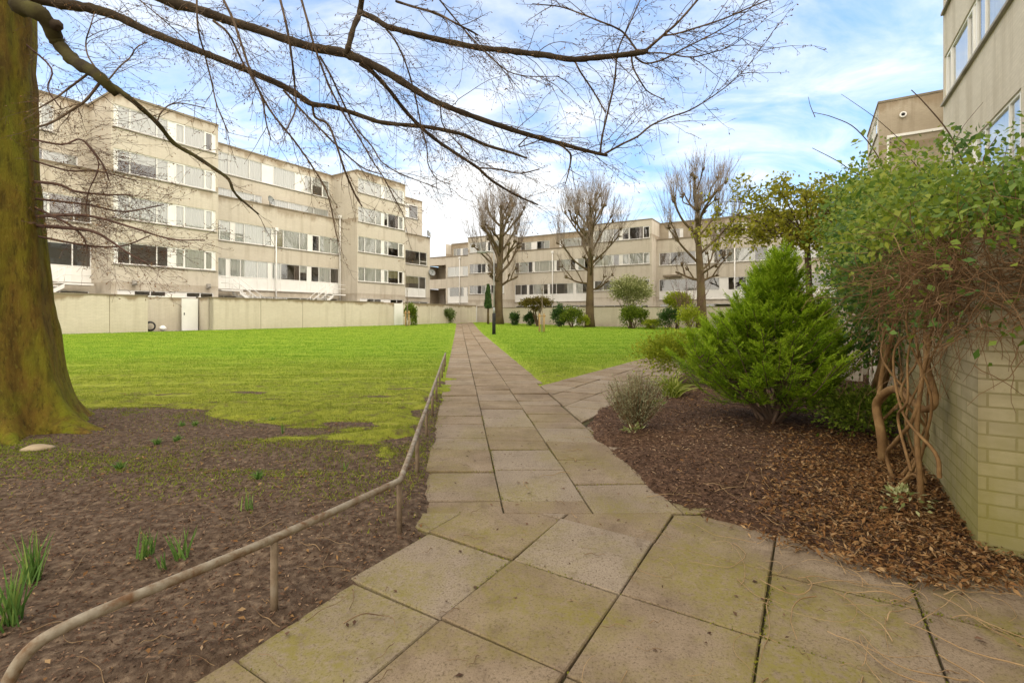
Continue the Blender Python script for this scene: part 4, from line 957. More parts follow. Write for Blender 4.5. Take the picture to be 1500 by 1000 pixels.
    T1 = [([(879, 226), (882, 200), (890, 165), (900, 120), (905, 75), (920, 40), (940, -5)], (5.0, 4.5), [2, 1.8, 1.2]),
          ([(885, 226), (910, 212), (934, 200), (954, 184), (984, 171), (1010, 162), (1040, 144), (1070, 122), (1096, 96), (1112, 74), (1130, 52)], (5.0, 4.6), [2.2, 1.8, 1.4, .8, .5]),
          ([(944, 76), (976, 48), (994, 32), (1022, 0), (1040, -25)], (4.6, 4.3), [2.8, 2.2, 1.8]),
          ([(972, 52), (990, 50), (1030, 38), (1060, 28), (1090, 15), (1130, -2)], (4.6, 4.2), [1.8, 1.6, 1.2]),
          ([(930, 84), (945, 93), (970, 88), (1000, 72), (1040, 52), (1075, 32), (1100, 12)], (4.6, 4.2), [1.8, 1.5, .8]),
          ([(934, 79), (970, 78), (1010, 84), (1040, 78), (1070, 68), (1098, 48)], (4.6, 4.4), [1.5, 1.2, .6]),
          ([(925, 82), (928, 100), (940, 122), (950, 135), (972, 146)], (4.6, 4.7), [1.8, 1.5, .9]),
          ([(934, 76), (915, 50), (900, 40), (880, 32), (850, 20), (820, 10), (780, 6)], (4.6, 4.5), [2, 1.6, 1]),
          ([(842, 89), (850, 105), (870, 135), (887, 165)], (4.7, 4.9), [1.9, 1.4]),
          ([(580, 2), (605, 10), (640, 20), (665, 33), (690, 46), (700, 52)], (4.3, 4.5), [2.4, 2, 1.4]),
          ([(312, 30), (335, 50), (355, 90), (370, 115), (384, 145), (390, 180), (397, 205)], (5.1, 5.2), [2.2, 1.8, 1]),
          ([(288, -10), (290, 40), (300, 80), (310, 120), (318, 155), (335, 195)], (4.9, 5.3), [1.8, 1.5, .9]),
          ([(323, -8), (340, 26), (354, 66), (366, 102), (380, 134), (400, 168), (430, 205), (458, 245), (480, 285), (493, 345)], (4.8, 5.4), [2.5, 2.2, 1.8, 1.2]),
          ([(408, -10), (420, 40), (428, 90), (432, 130), (433, 160), (420, 190)], (4.7, 5.0), [2.4, 2, 1.4]),
          ([(440, -5), (450, 30), (458, 60), (470, 95), (484, 130), (505, 170), (525, 200), (545, 235), (562, 260), (575, 285), (590, 312)], (4.8, 5.5), [2.3, 2, 1.4, .9]),
          ([(468, 82), (485, 112), (500, 145), (520, 185), (545, 215), (560, 238), (590, 256), (640, 275)], (5.1, 5.7), [2, 1.6, .8]),
          ([(415, 132), (440, 160), (470, 190), (495, 215), (530, 245), (560, 256)], (5.4, 5.8), [2.2, 1.8, 1]),
          ([(458, 155), (462, 172), (480, 182), (492, 210), (505, 250), (520, 285), (530, 302)], (5.4, 5.7), [2.4, 2.2, 1.5]),
          ([(565, 42), (580, 62), (595, 95), (608, 140), (616, 180), (625, 215), (627, 240), (640, 262), (660, 270)], (5.0, 5.5), [1.8, 1.4, .7]),
          ([(640, -5), (660, 20), (690, 55), (720, 85), (745, 105), (775, 112), (820, 112)], (4.4, 4.6), [1.6, 1.3, .7]),
          ([(645, 155), (650, 185), (680, 220), (690, 235)], (5.1, 5.4), [1.3, .8]),
          ([(820, 211), (835, 225), (836, 235), (832, 255), (828, 270)], (5.0, 5.1), [2, 1.8, .8]),
          ([(700, 246), (730, 248), (760, 254), (790, 248)], (5.4, 5.6), [1.6, 1.1]),
          ([(775, 198), (760, 215), (790, 206), (800, 204)], (5.0, 5.2), [1.3, .9]),
          ([(200, -4), (240, 30), (260, 48), (280, 66)], (4.6, 4.9), [1.2, .8]),
          ([(128, 109), (100, 130), (80, 145), (58, 158)], (5.0, 4.9), [2.2, 1.3]),
          ([(146, 122), (125, 148), (100, 165), (75, 180), (56, 186)], (5.0, 4.9), [2.6, 2]),
          ([(140, 100), (128, 80), (126, 60), (132, 40), (138, 20)], (5.0, 5.2), [1.6, .9]),
          ([(160, 116), (175, 98), (190, 85), (200, 70), (215, 62)], (5.0, 5.2), [1.5, .9]),
          ([(230, 178), (236, 165), (250, 153), (270, 152), (300, 158)], (5.1, 5.4), [1.5, .8])]
    tracks = [(LA, .10, 1.0), (LA2, .075, 1.0), (LB, .085, 1.1), (LB2, .07, 1.0), (LC, .072, 1.1), (LL2, .12, .55)]
    sub = MB()
    for pix, dep, rad in T1:
        Q, rr = limb('x', pix, dep, [q*.78 for q in rad], par=False); tracks.append(((Q, rr), .075, .62))
    for (Q, rr), gap, ln in tracks:
        acc = 0; sgn = 1
        for a, b in zip(Q[:-1], Q[1:]):
            acc += (b-a).length
            X = (b.x/b.y*F+750)
            if X < -60: acc = 0
            while acc > gap:
                acc -= gap*random.uniform(.7, 1.4)
                ax = (b-a).normalized(); s = ax.cross(Vector((0, 0, 1))).normalized()*sgn; sgn = -sgn
                d = ax*random.uniform(.35, 1.1)+s*random.uniform(.2, .9)+Vector((0, 0, random.uniform(-.75, .45)))
                twigs(tw, bud, a.lerp(b, random.random()), d, ln*random.uniform(.25, 1.05), random.uniform(.0028, .0050), 2, -.035)
    # low reddish epicormic branches beside the trunk
    low = [([(70, 318), (100, 315), (140, 318), (190, 332), (250, 350), (300, 352)], (4.95, 5.3), [2.6, 1.8, .8]), ([(74, 330), (110, 335), (140, 340), (165, 355), (190, 372), (215, 385)], (4.95, 5.2), [3, 2, .9]),
           ([(62, 265), (85, 270), (110, 280), (150, 285), (195, 286)], (5, 5.4), [2.4, 1.8, 1]), ([(58, 200), (90, 212), (120, 205), (150, 240), (160, 265)], (5, 5.4), [1.6, .9]),
           ([(150, 205), (145, 240), (130, 280), (125, 310)], (5.4, 5.3), [1.0, .7]), ([(70, 300), (95, 325), (120, 345), (128, 365)], (5, 5.2), [2, 1]), ([(60, 230), (100, 250), (140, 250), (200, 265)], (5, 5.6), [1.5, .7]),
           ([(66, 290), (130, 300), (180, 310), (240, 300)], (5, 5.7), [1.8, .8]), ([(78, 345), (130, 360), (180, 360), (220, 345)], (5, 5.5), [1.8, .8]), ([(60, 60), (75, 100), (70, 130), (90, 160)], (5, 5.2), [1.4, .8])]
    for pix, dep, rad in low:
        pix = [(x-28 if i == 0 else x, y) for i, (x, y) in enumerate(pix)]; dep = (5.35, dep[1]+.25)
        P = [pt(q[0], q[1], dep[0]+(dep[1]-dep[0])*i/(len(pix)-1)) for i, q in enumerate(pix)]
        Q = bez(P, 4); rr = [max(.0018, (rad[0]+(rad[-1]-rad[0])*i/(len(Q)-1))*Q[i].y/F) for i in range(len(Q))]
        red.tube(Q, rr, 5, 0, False)
        for a, b in zip(Q[:-1], Q[1:]):
            for _ in range(2):
                ax = (b-a).normalized(); d = ax*.7+rv(.6)
                twigs(red, budr, a.lerp(b, random.random()), d, random.uniform(.25, .75), .0022, 2, -.01)
    for i in range(46):       # fine twigs in front of the block, seen between trunk and lawn
        x, y = random.uniform(80, 170), random.uniform(60, 330); twigs(red, budr, pt(x, y, random.uniform(5.4, 6.0)), Vector((1, .3, random.uniform(-.5, .5))), random.uniform(.4, .9), .0025, 2, -.01)
    tw.build('crown', [MAT['twig']], T); red.build('low_twigs', [MAT['redtwig']], T)
    B = np.array([tuple(p) for p in bud+budr]); n = len(B)
    leaves('buds', B, rdir(n)*.6+np.array([0, 0, -.2]), rdir(n), RNG.uniform(.016, .036, n), RNG.uniform(.006, .013, n), MAT['deadleaf'], T)
beech()

# ------------------------------------------------------------------ pollarded limes
def pollard(base, H, Wd, label, seed, rad, forks):
    random.seed(seed); T = thing('pollarded_tree', base, label, 'tree', 'pollarded bare trees by the far garden wall'); tr = MB(); kn = tr; sh = MB()
    b = Vector(base); top = H*.74
    P = wand(b-Vector((0, 0, .2)), (0, 0, 1), top+.2, 9, .015); tr.tube(P, [rad*1.35 if i == 0 else rad*(1.05-.7*i/9) for i in range(10)], 10)
    ends = [(P[-1], Vector((0, 0, 1)), rad*.35)]
    for i in range(forks):
        k = (.32+.62*(i+.5)/forks)*random.uniform(.92, 1.06); k = min(.95, k); j = k*9; q = P[int(j)].lerp(P[min(9, int(j)+1)], j % 1); a = i*2.4+random.uniform(-.4, .4)
        out = Wd*.5*(.42+.42*math.sin(math.pi*min(1, max(0, (k-.28)/.66))))*random.uniform(.75, 1.1); zt = q.z-b.z+(out*random.uniform(.75, 1.25) if k > .42 else random.uniform(.2, 1.2))
        if k > .6: out *= .85
        e = Vector((b.x+math.cos(a)*out, b.y+math.sin(a)*out, b.z+zt))
        mid = q.lerp(e, .5)+Vector((0, 0, -.05*(e.z-q.z)))
        Q = bez([q, mid+rv(.12), e], 5); r0 = rad*random.uniform(.24, .36)
        tr.tube(Q, lerpr([r0, r0*.45], len(Q)), 7); ends.append((e, (Q[-1]-Q[-3]).normalized(), r0*.6))
        for _ in range(2):
            m_ = Q[random.randint(3, 7)]; e2 = m_+Vector((math.cos(a+random.uniform(-1, 1)), math.sin(a+random.uniform(-1, 1)), random.uniform(.8, 1.8)))*random.uniform(.7, 1.3)
            Q2 = bez([m_, m_.lerp(e2, .5)+rv(.1), e2], 4); tr.tube(Q2, lerpr([r0*.55, r0*.35], len(Q2)), 6); ends.append((e2, (e2-m_).normalized(), r0*.5))
    for e, d, r in ends:
        for _ in range(3): kn.tube(wand(e-d*.15+rv(.05), d+rv(.3), .35, 3, .2), [r, r*1.15, r*.85, r*.35], 7)
        hi = e.z-b.z > H*.42
        for k in range(15 if hi else 7):
            L = random.uniform(1.2, 5.0) if hi else random.uniform(.6, 1.8)
            dd = d*.35+Vector((random.gauss(0, .34), random.gauss(0, .34), 1.1))
            ro = math.hypot(e.x-b.x, e.y-b.y)/(Wd*.5); L = min(L, max(.5, (b.z+H*(1-.26*ro*ro)*random.uniform(.9, 1.03)-e.z)/max(.3, dd.normalized().z)))
            Q = wand(e+rv(.12), dd, L, 6, .035, .05); sh.tube(Q, lerpr([.014, .005], 7), 3, 0, False)
            for _ in range(4):
                q = Q[random.randint(2, 5)]; sh.tube(wand(q, dd+rv(.45), random.uniform(.25, .9), 3, .06, .04), [.010, .008, .006, .004], 3, 0, False)
    for e, d, r in ends:      # short spurs on the limbs
        for k in range(7):
            q = e-d*random.uniform(.3, 1.6); sh.tube(wand(q, rv(1)+Vector((0, 0, .4)), random.uniform(.3, .9), 4, .15), [.012, .009, .007, .005, .003], 3, 0, False)
    tr.build('trunk', [MAT['limebark']], T); sh.build('crown', [MAT['limetwig']], T)
g = lambda x, y: Vector((x, y, G(x, y)))
def atpx(px, D): x = (px-750)/F*D; return g(x, D)
pollard(atpx(730, 50), 15.5, 7.4, 'bare pollarded tree beside the path end with the slender cypress next to it', 3, .50, 17)
pollard(atpx(864, 46), 15.3, 7.2, 'bare pollarded tree in front of the wall, between the other two', 8, .44, 16)
pollard(atpx(1028, 42), 16.0, 7.8, 'widest bare pollarded tree with reddish ivy stems at its foot, nearest the conifer', 12, .42, 15)
random.seed(99)

# ------------------------------------------------------------------ shrubs
def shrub(name, label, cat, base, r, n, mat, L, clumps=26, stem=True, lift=0., flat=.6, rough=.45, stemmat='canestem', ar=.5, seedshape=None):
    base = Vector(base); T = thing(name, base, label, cat); c = np.array(base)+np.array([0, 0, lift+r[2]])
    a = rdir(clumps); a[:, 2] = np.where(RNG.random(clumps) < .75, np.abs(a[:, 2]), a[:, 2])
    rad = RNG.uniform(.35, .88, clumps)[:, None]; cc = c+a*rad*np.array(r); k = RNG.integers(0, clumps, n); sz = RNG.uniform(.22, .45, clumps)
    p = cc[k]+np.clip(RNG.normal(size=(n, 3)), -2, 2)*np.array(r)*(sz[k]*rough*1.3)[:, None]
    p[:, 2] = np.maximum(p[:, 2], base.z+.01)
    dr = nrm(p-c)+rdir(n)*.7+np.array([0, 0, .25]); nn = rdir(n)*.7+np.array([0, 0, flat])
    leaves('foliage', p, dr, nn, L*RNG.uniform(.6, 1.35, n), L*ar*RNG.uniform(.6, 1.3, n), mat, T)
    if stem:
        m = MB()
        for i in range(min(clumps, 16)):
            e = Vector(cc[i]); m.tube(bez([base+Vector((random.gauss(0, r[0]*.06), random.gauss(0, r[1]*.06), -.05)), base.lerp(e, .5)+rv(.05*r[0])-Vector((0, 0, .05)), e], 4), lerpr([max(.006, r[0]*.022), max(.003, r[0]*.006)], 9), 5, 0, False)
        m.build('stem', [MAT[stemmat]], T)
    return T
def sh(px, py, D, wpx, hpx, *a, **k): pass
def at_shrub(name, label, cat, px, D, wpx, top, n, mat, lpx, base=None, **k):
    b = atpx(px, D); w = wpx/F*D; zt = CAMH+(HZ-top)/F*D
    lift = 0.
    if base is not None: lift = CAMH+(HZ-base)/F*D-b.z
    h = zt-b.z-lift
    return shrub(name, label, cat, b, (w/2, w/2*.8, h/2), n, MAT[mat], lpx/F*D, lift=lift, **k)
at_shrub('clipped_bush', 'rounded grey green clipped bush standing left of the path end', 'bush', 649, 51, 34, 451, 5200, 'sagebush', 3.2, clumps=60, rough=.35)
at_shrub('bush', 'narrow olive green bush behind the staked sapling by the white door', 'bush', 603, 42, 19, 445, 2200, 'greenbush', 3.0, clumps=26)
at_shrub('spreading_shrub', 'flat topped brownish green shrub spreading above the wall', 'shrub', 787, 46.5, 48, 436, 3600, 'brownbush', 3., base=455, clumps=40)
at_shrub('evergreen_shrub', 'small dark evergreen shrub at the wall foot nearest the first bare tree', 'shrub', 754, 48, 14, 457, 1000, 'darkleaf', 3., clumps=16)
at_shrub('evergreen_shrub', 'small dark evergreen shrub at the wall foot below the flat topped shrub', 'shrub', 776, 47.5, 16, 458, 1000, 'darkleaf', 3., clumps=16)
at_shrub('evergreen_shrub', 'tall very dark evergreen shrub against the wall', 'shrub', 819, 45.5, 20, 447, 2000, 'darkleaf', 3., clumps=26)
at_shrub('evergreen_shrub', 'broad mid green evergreen shrub left of the middle bare tree', 'shrub', 838, 45, 32, 450, 2800, 'greenbush', 3., clumps=34)
at_shrub('shrub', 'small pale loose shrub at the foot of the middle bare tree', 'shrub', 856, 44.5, 20, 462, 700, 'limeleaf', 2.5, clumps=14)
at_shrub('variegated_tree', 'round topped variegated pale green small tree before the wall', 'tree', 924, 42, 60, 406, 8000, 'varleaf', 3.2, base=456, clumps=80, rough=.4)
at_shrub('bush', 'deep green bush under the round variegated tree', 'bush', 928, 41, 38, 447, 3000, 'greenbush', 3.2, clumps=36)
at_shrub('low_shrub', 'low yellow green shrub at the lawn edge under the variegated tree', 'shrub', 955, 40.5, 38, 467, 1800, 'limeleaf', 2.6, clumps=24)
at_shrub('bush', 'olive bush with dark underside before the recessed porch', 'bush', 992, 40, 40, 430, 4200, 'limeleaf', 3., base=458, clumps=44)
at_shrub('dark_bush', 'dark green low bush below the olive bush', 'bush', 982, 39.5, 34, 452, 2000, 'darkleaf', 3., clumps=26)
at_shrub('shrub', 'sparse pale yellow shrub among thin canes near the conifer top', 'shrub', 1012, 30, 44, 448, 1500, 'limeleaf', 3.2, clumps=26)
def canes(name, label, base, n, h, spread, mat, r=.008):
    T = thing(name, base, label, 'shrub'); m = MB()
    for i in range(n):
        a = random.uniform(0, 6.28); d = Vector((math.cos(a)*spread, math.sin(a)*spread, 1)); L = h*random.uniform(.55, 1.1)
        P = wand(Vector(base)+rv(.08)*Vector((1, 1, 0)).length*.3, d, L, 7, .08, -.01); m.tube(P, lerpr([r, r*.3], 8), 4, 0, False)
        for _ in range(4):
            q = P[random.randint(2, 6)]; m.tube(wand(q, d+rv(.6), L*.25, 3, .1), [r*.5, r*.4, r*.3, r*.2], 3, 0, False)
    m.build('stem', [MAT[mat]], T)
canes('bare_shrub', 'thin bare reddish multi stemmed shrub at the foot of the widest bare tree', atpx(1010, 38), 34, 4.6, .35, 'redtwig', .022)
# slender cypress
b = atpx(715, 49); T = thing('slender_cypress', b, 'slender dark columnar cypress on a clear stem by the path end', 'tree')
n = 2600; zz = RNG.uniform(1.6, 4.0, n); rr = .42*np.sqrt(np.clip((4.05-zz)/2.4, 0, 1))*np.clip((zz-1.4)*3, .3, 1)*np.sqrt(RNG.random(n)); a = RNG.uniform(0, 6.28, n)
p = np.stack([b.x+rr*np.cos(a), b.y+rr*np.sin(a), b.z+zz], 1); leaves('crown', p, rdir(n)*.4+np.array([0, 0, 1.]), rdir(n), .22, .07, MAT['darkleaf'], T)
m = MB(); m.tube([b-Vector((0, 0, .1)), b+Vector((0, 0, 2.2))], [.13, .10], 7); m.build('trunk', [MAT['limebark']], T)
# staked saplings
def sapling(b, h, label, stakes):
    T = thing('staked_sapling', b, label, 'tree'); m = MB(); P = wand(b-Vector((0, 0, .1)), (0, 0, 1), h, 8, .03); m.tube(P, lerpr([.045, .012], 9), 6)
    for i in range(14):
        q = P[random.randint(4, 8)]; m.tube(wand(q, Vector((random.gauss(0, .5), random.gauss(0, .5), 1)), random.uniform(.4, 1.0), 4, .1), lerpr([.012, .004], 5), 3, 0, False)
    m.build('trunk', [MAT['limetwig']], T)
    for dx in stakes:
        s = MB(); s.tube([b+Vector((dx, .05, -.2)), b+Vector((dx, .05, 1.35))], [.055, .05], 8); s.build('stake', [MAT['wood']], T)
    s = MB(); s.box(b+Vector((min(stakes)-.12, -.02, 1.12)), (max(stakes)-min(stakes)+.24, 0, 0), (0, .03, 0), (0, 0, .09)); s.build('tie', [MAT['wood']], T)
sapling(atpx(794, 33.6), 3.4, 'thin bare sapling between two short stakes on the open lawn', (-.18, .14))
sapling(atpx(596, 40), 4.6, 'thin bare sapling with wooden stakes by the white garden door', (-.12, .16))
# lamp column
b = atpx(723.5, 29.5); T = thing('lamp_column', b, 'thin grey lamp column with black lower section on the lawn beside the path', 'street lamp')
m = MB(); m.tube([b-Vector((0, 0, .2)), b+Vector((0, 0, 1.32)), b+Vector((0, 0, 1.36))], [.115, .105, .08], 12); m.tube([b+Vector((0, 0, 0)), b+Vector((0, 0, .05))], [.15, .15], 12); m.build('base', [MAT['dark']], T)
m = MB(); m.tube([b+Vector((0, 0, 1.3)), b+Vector((0, 0, 5.15))], [.036, .028], 10); m.tube([b+Vector((0, 0, 1.36)), b+Vector((0, 0, 1.7))], [.075, .06], 10); m.build('column', [MAT['grey_metal']], T)
m = MB(); m.tube([b+Vector((0, 0, 5.1)), b+Vector((-.35, 0, 5.16)), b+Vector((-.5, 0, 5.16))], [.03, .03, .03], 8); m.build('arm', [MAT['grey_metal']], T)
m = MB(); m.box(b+Vector((-1.05, -.12, 5.10)), (.6, 0, 0), (0, .24, 0), (0, 0, .09)); m.box(b+Vector((-.98, -.09, 5.06)), (.45, 0, 0), (0, .18, 0), (0, 0, .038)); m.build('lantern', [MAT['grey_metal']], T)

# ------------------------------------------------------------------ bright conifer
def conifer():
    b = Vector((2.98, 5.45, zbed1(2.98, 5.45))); T = thing('conifer_shrub', b, 'bright green feathery conifer shrub growing in the mulch bed', 'conifer')
    prof = [(.15, .35), (.3, .66), (.45, .90), (.7, .98), (.9, .84), (1.1, .60), (1.3, .34), (1.5, .2), (1.7, .12), (1.95, .06), (2.1, .02)]
    def R_(z):
        for (a, ra), (c, rc) in zip(prof[:-1], prof[1:]):
            if a <= z <= c: return ra+(rc-ra)*(z-a)/(c-a)
        return .02
    st_, Cs, Ds, Ns, Ls, Rs = MB(), [], [], [], [], []
    def plume(p0, p1, w, tone):
        p0, p1 = Vector(p0), Vector(p1); ax = p1-p0; L = ax.length; mid = p0.lerp(p1, .55)-Vector((0, 0, L*.12)); Q = bez([p0, mid, p1+Vector((0, 0, L*.10))], 7)
        st_.tube(Q, lerpr([.009, .003], len(Q)), 4, 0, False); n = len(Q)-1
        up = Vector((0, 0, 1))
        for k in range(20):
            t = random.uniform(.22, 1.0); j = min(n-1, int(t*n)); q = Q[j].lerp(Q[j+1], t*n-j); d = (Q[j+1]-Q[j]).normalized()
            lat = d.cross(up)
            lat = lat.normalized() if lat.length > .1 else Vector((1, 0, 0))
            sd = (d*random.uniform(.7, 1.0)+lat*random.uniform(-1.0, 1.0)+up*random.uniform(-.12, .26)).normalized(); l = w*random.uniform(.65, 1.15)*(1.25-.65*t)
            pn = (up+rv(.35)).normalized(); sl = sd.cross(pn).normalized(); m_ = 22
            for i in range(m_):
                u = (i+.5)/m_; c = q+sd*l*u+up*(l*.10*u*u); sg = 1 if i % 2 else -1
                ld = sd*.8+sl*sg*random.uniform(.5, 1.0)+rv(.18); Cs.append(c); Ds.append(ld); Ns.append(pn+rv(.3)); Ls.append(.022+.034*(1-u)*random.random()+.006); Rs.append(min(1, max(0, tone+random.gauss(0, .16)+.22*(u-.5)+.25*(t-.6))))
    N = 265
    for i in range(N):
        z = .34+1.36*(i/N)**1.05*random.uniform(.9, 1.05); a = i*2.39996+random.uniform(-.35, .35); k = R_(min(2.05, z))
        lob = 1+.15*math.sin(a*3+.6)+.10*math.sin(a*5+2)+random.gauss(0, .10); rr = k*random.choice((1, 1, 1, .86, .66))*lob
        tip = b+Vector((math.cos(a)*rr*(.86 if math.cos(a) > 0 else 1.0), math.sin(a)*rr*.9, z)); r0 = rr*.18
        p0 = b+Vector((math.cos(a)*r0, math.sin(a)*r0, max(.10, z-.05-rr*.16)))
        if random.random() < .3: p0 = p0.lerp(tip, .3)
        if random.random() < .22: tip = p0+(tip-p0)*random.uniform(1.12, 1.32)+Vector((0, 0, .05))
        plume(p0, tip, .22, .50+.12*random.gauss(0, 1))
    for (dx, dy, h, n) in ((-.40, -.1, 1.26, 40), (-.70, .05, 1.0, 28), (.12, 0, 1.86, 52), (.50, -.05, 1.20, 30), (.30, .1, 1.36, 18), (-.98, -.1, .80, 20), (.62, .0, .85, 16)):  # separate leaders
        top = b+Vector((dx, dy, h))
        st_.tube(bez([b, b+Vector((dx*.4, dy*.4, h*.4)), top], 6), lerpr([.022, .005], 13), 5, 0, False)
        for i in range(n):
            t = i/n; q = b.lerp(top, .45+.5*t)+Vector((0, 0, 0)); a = i*2.4; o = .46*(1-t)+.07; plume(q, q+Vector((math.cos(a)*o, math.sin(a)*o, .13+.14*random.random())), .17, .60)
    for i in range(20):
        a = random.uniform(0, 6.28); e = b+Vector((math.cos(a)*.55, math.sin(a)*.45, .55)); st_.tube(bez([b+rv(.05)-Vector((0, 0, .08)), b.lerp(e, .5)+Vector((0, 0, -.06)), e], 5), lerpr([.022, .008], 11), 6, 0, False)
    st_.build('stem', [MAT['canestem']], T)
    A = lambda x: np.array([tuple(q) for q in x])
    leaves('foliage', A(Cs), A(Ds), A(Ns), np.array(Ls), np.array(Ls)*.24, MAT['conifer'], T, np.array(Rs), .1)
conifer()

# ------------------------------------------------------------------ small plants in the right bed
def tuft(name, label, cat, base, n, h, spread, mat, w, droop, group=None, T=None):
    base = Vector(base); T = thing(name, base, label, cat, group); V_, F_, Rn = [], [], []
    for i in range(n):
        a = random.uniform(0, 6.28); d = Vector((math.cos(a)*spread*random.random(), math.sin(a)*spread*random.random(), 1)).normalized(); L = h*random.uniform(.6, 1.1); m = 6
        p = base+Vector((random.gauss(0, h*.10), random.gauss(0, h*.10), -.01)); s = d.cross(rv(1)).normalized(); r = random.random()
        for k in range(m+1):
            ww = w*(1-(k/m)**2*.92)*.5; V_ += [tuple(p-s*ww), tuple(p+s*ww)]; Rn += [r, r]
            if k < m: b2 = len(V_); F_.append((b2-2, b2-1, b2+1, b2))
            p = p+d*(L/m); d = (d+Vector((d.x*droop, d.y*droop, -droop))).normalized()
    npmesh('leaf_blades', V_, F_, mat, T, Rn); return T
gb = gp(930, 634); base = Vector((gb.x, gb.y, zbed1(gb.x, gb.y)))
T = thing('grey_shrub', base, 'small sparse grey leaved shrub at the tip of the mulch bed', 'shrub'); m = MB(); Cs, Ds = [], []
for i in range(190):
    a = random.uniform(0, 6.28); o = random.random()**.7*.36; e = base+Vector((math.cos(a)*o*1.05, math.sin(a)*o*.8, .22+.34*random.random()*(1-.5*o/.36)+.10))
    Q = bez([base+rv(.03), base.lerp(e, .5)+Vector((0, 0, -.05)), e], 4); m.tube(Q, lerpr([.004, .0015], len(Q)), 3, 0, False)
    for k in range(40):
        t = random.uniform(.25, 1.0); q = base.lerp(e, t)+rv(.02)-Vector((0, 0, .05*(1-t))); Cs.append(tuple(q)); Ds.append(tuple((e-base).normalized()+rv(.55)))
m.build('stem', [MAT['drystem']], T); leaves('foliage', np.array(Cs), np.array(Ds), rdir(len(Cs)), RNG.uniform(.018, .045, len(Cs)), .008, MAT['greyleaf'], T)
gb = gp(985, 586); tuft('strap_leaved_plant', 'clump of arching yellow green strap leaves below the conifer', 'plant', (gb.x, gb.y, zbed1(gb.x, gb.y)), 120, .50, .9, MAT['strap'], .022, .20)
shrub('loose_shrub', 'loose yellow green small leaved shrub between branch path and conifer', 'shrub', (2.95, 8.6, .05), (.66, .5, .44), 6500, MAT['limeleaf'], .055, clumps=60, rough=.6, stem=False)
shrub('low_leafy_plant', 'low green leafy clump on the litter between conifer and twisted vine', 'plant', (3.52, 4.75, zbed1(3.52, 4.75)-.02), (.48, .42, .25), 4800, MAT['greenbush'], .042, clumps=50, rough=.6, stem=False)
shrub('seedling', 'little green seedling with pale leaves under the grey shrub', 'plant', (1.25, 4.95, zbed1(1.25, 4.95)), (.12, .08, .04), 40, MAT['varleaf'], .05, clumps=8, stem=False)
shrub('seedling', 'small green seedling at the dark foot of the conifer', 'plant', (1.9, 6.2, zbed1(1.9, 6.2)), (.13, .1, .06), 50, MAT['ivy'], .045, clumps=8, stem=False)
shrub('seedling', 'pale green seedling on dry stems below the twisted vine', 'plant', tuple(W(3.75, .5, .08)), (.12, .12, .09), 70, MAT['varleaf'], .04, clumps=10, stem=False)
shrub('variegated_ivy', 'pale variegated ivy mound clinging to the slim brick pier', 'ivy', tuple(W(11.9, .3, 0)), (.38, .5, .95), 3600, MAT['varleaf'], .055, clumps=60, rough=.5)
shrub('dark_shrub', 'dark green shrub in the gap behind the conifer', 'shrub', tuple(W(10.0, -.2, 0)), (.35, .4, .42), 1600, MAT['darkleaf'], .06, clumps=30, rough=.5)

# bulbs and weeds in the soil bed
def bulb(px, py, n, h, label): 
    q = gp(px, py); tuft('bulb_plant', label, 'plant', (q.x, q.y, zsoil1(q.x, q.y)), int(n*1.6), h, .42, MAT['daffleaf'], .0105, .05, 'bulb shoots in the soil bed')
bulb(48, 858, 22, .25, 'broad clump of green bulb leaves beside the curved rail end')
bulb(213, 824, 14, .17, 'paired green bulb leaves on the soil, farther from the curved rail end')
bulb(266, 826, 10, .17, 'slim upright bulb leaves on the soil nearest the long sloping rail')
bulb(240, 838, 5, .10, 'tiny bulb shoots between two taller clumps')
bulb(363, 756, 7, .14, 'single narrow bulb shoot among creeping weeds')
bulb(12, 930, 26, .24, 'dense bulb leaves where the rail bends to the ground')
bulb(504, 692, 4, .12, 'lone bulb shoot on the soil below the lawn edge')
bulb(415, 640, 4, .13, 'pale bulb shoot at the ragged lawn edge')
tufts = [(266, 628, 'grass tuft on bare soil at the lawn edge by the tree, farthest back'), (286, 630, 'grass tuft on bare soil beside the farthest one'), (230, 655, 'grass tuft on soil below the farthest pair'), (260, 652, 'grass tuft on soil between weeds'),
         (175, 690, 'low grass tuft nearest the mossy roots'), (398, 622, 'grass tuft at the lawn corner'), (378, 712, 'grass tuft among straw weeds on the soil')]
for px, py, lb in tufts:
    q = gp(px, py); tuft('grass_tuft', lb, 'grass', (q.x, q.y, zsoil1(q.x, q.y)), 60, .085, .8, MAT['daffleaf'], .008, .10, 'grass tufts on the soil bed')
q = gp(55, 664); T = thing('stone', q, 'flat pale stone lying on soil before the mossy roots', 'stone')
v = []; f = []
for i in range(7):
    ph = math.pi*i/6
    for k in range(14):
        a = 2*math.pi*k/14; r = math.sin(ph); w = 1+.12*math.sin(3*a+1)+.08*math.sin(5*a); v.append((q.x+r*math.cos(a)*.13*w, q.y+r*math.sin(a)*.09*w, zsoil1(q.x, q.y)+.01+math.cos(ph)*.035))
for i in range(6):
    for k in range(14): f.append((i*14+k, i*14+(k+1) % 14, (i+1)*14+(k+1) % 14, (i+1)*14+k))
npmesh('rock', v, f, MAT['stone'], T, smooth=True)

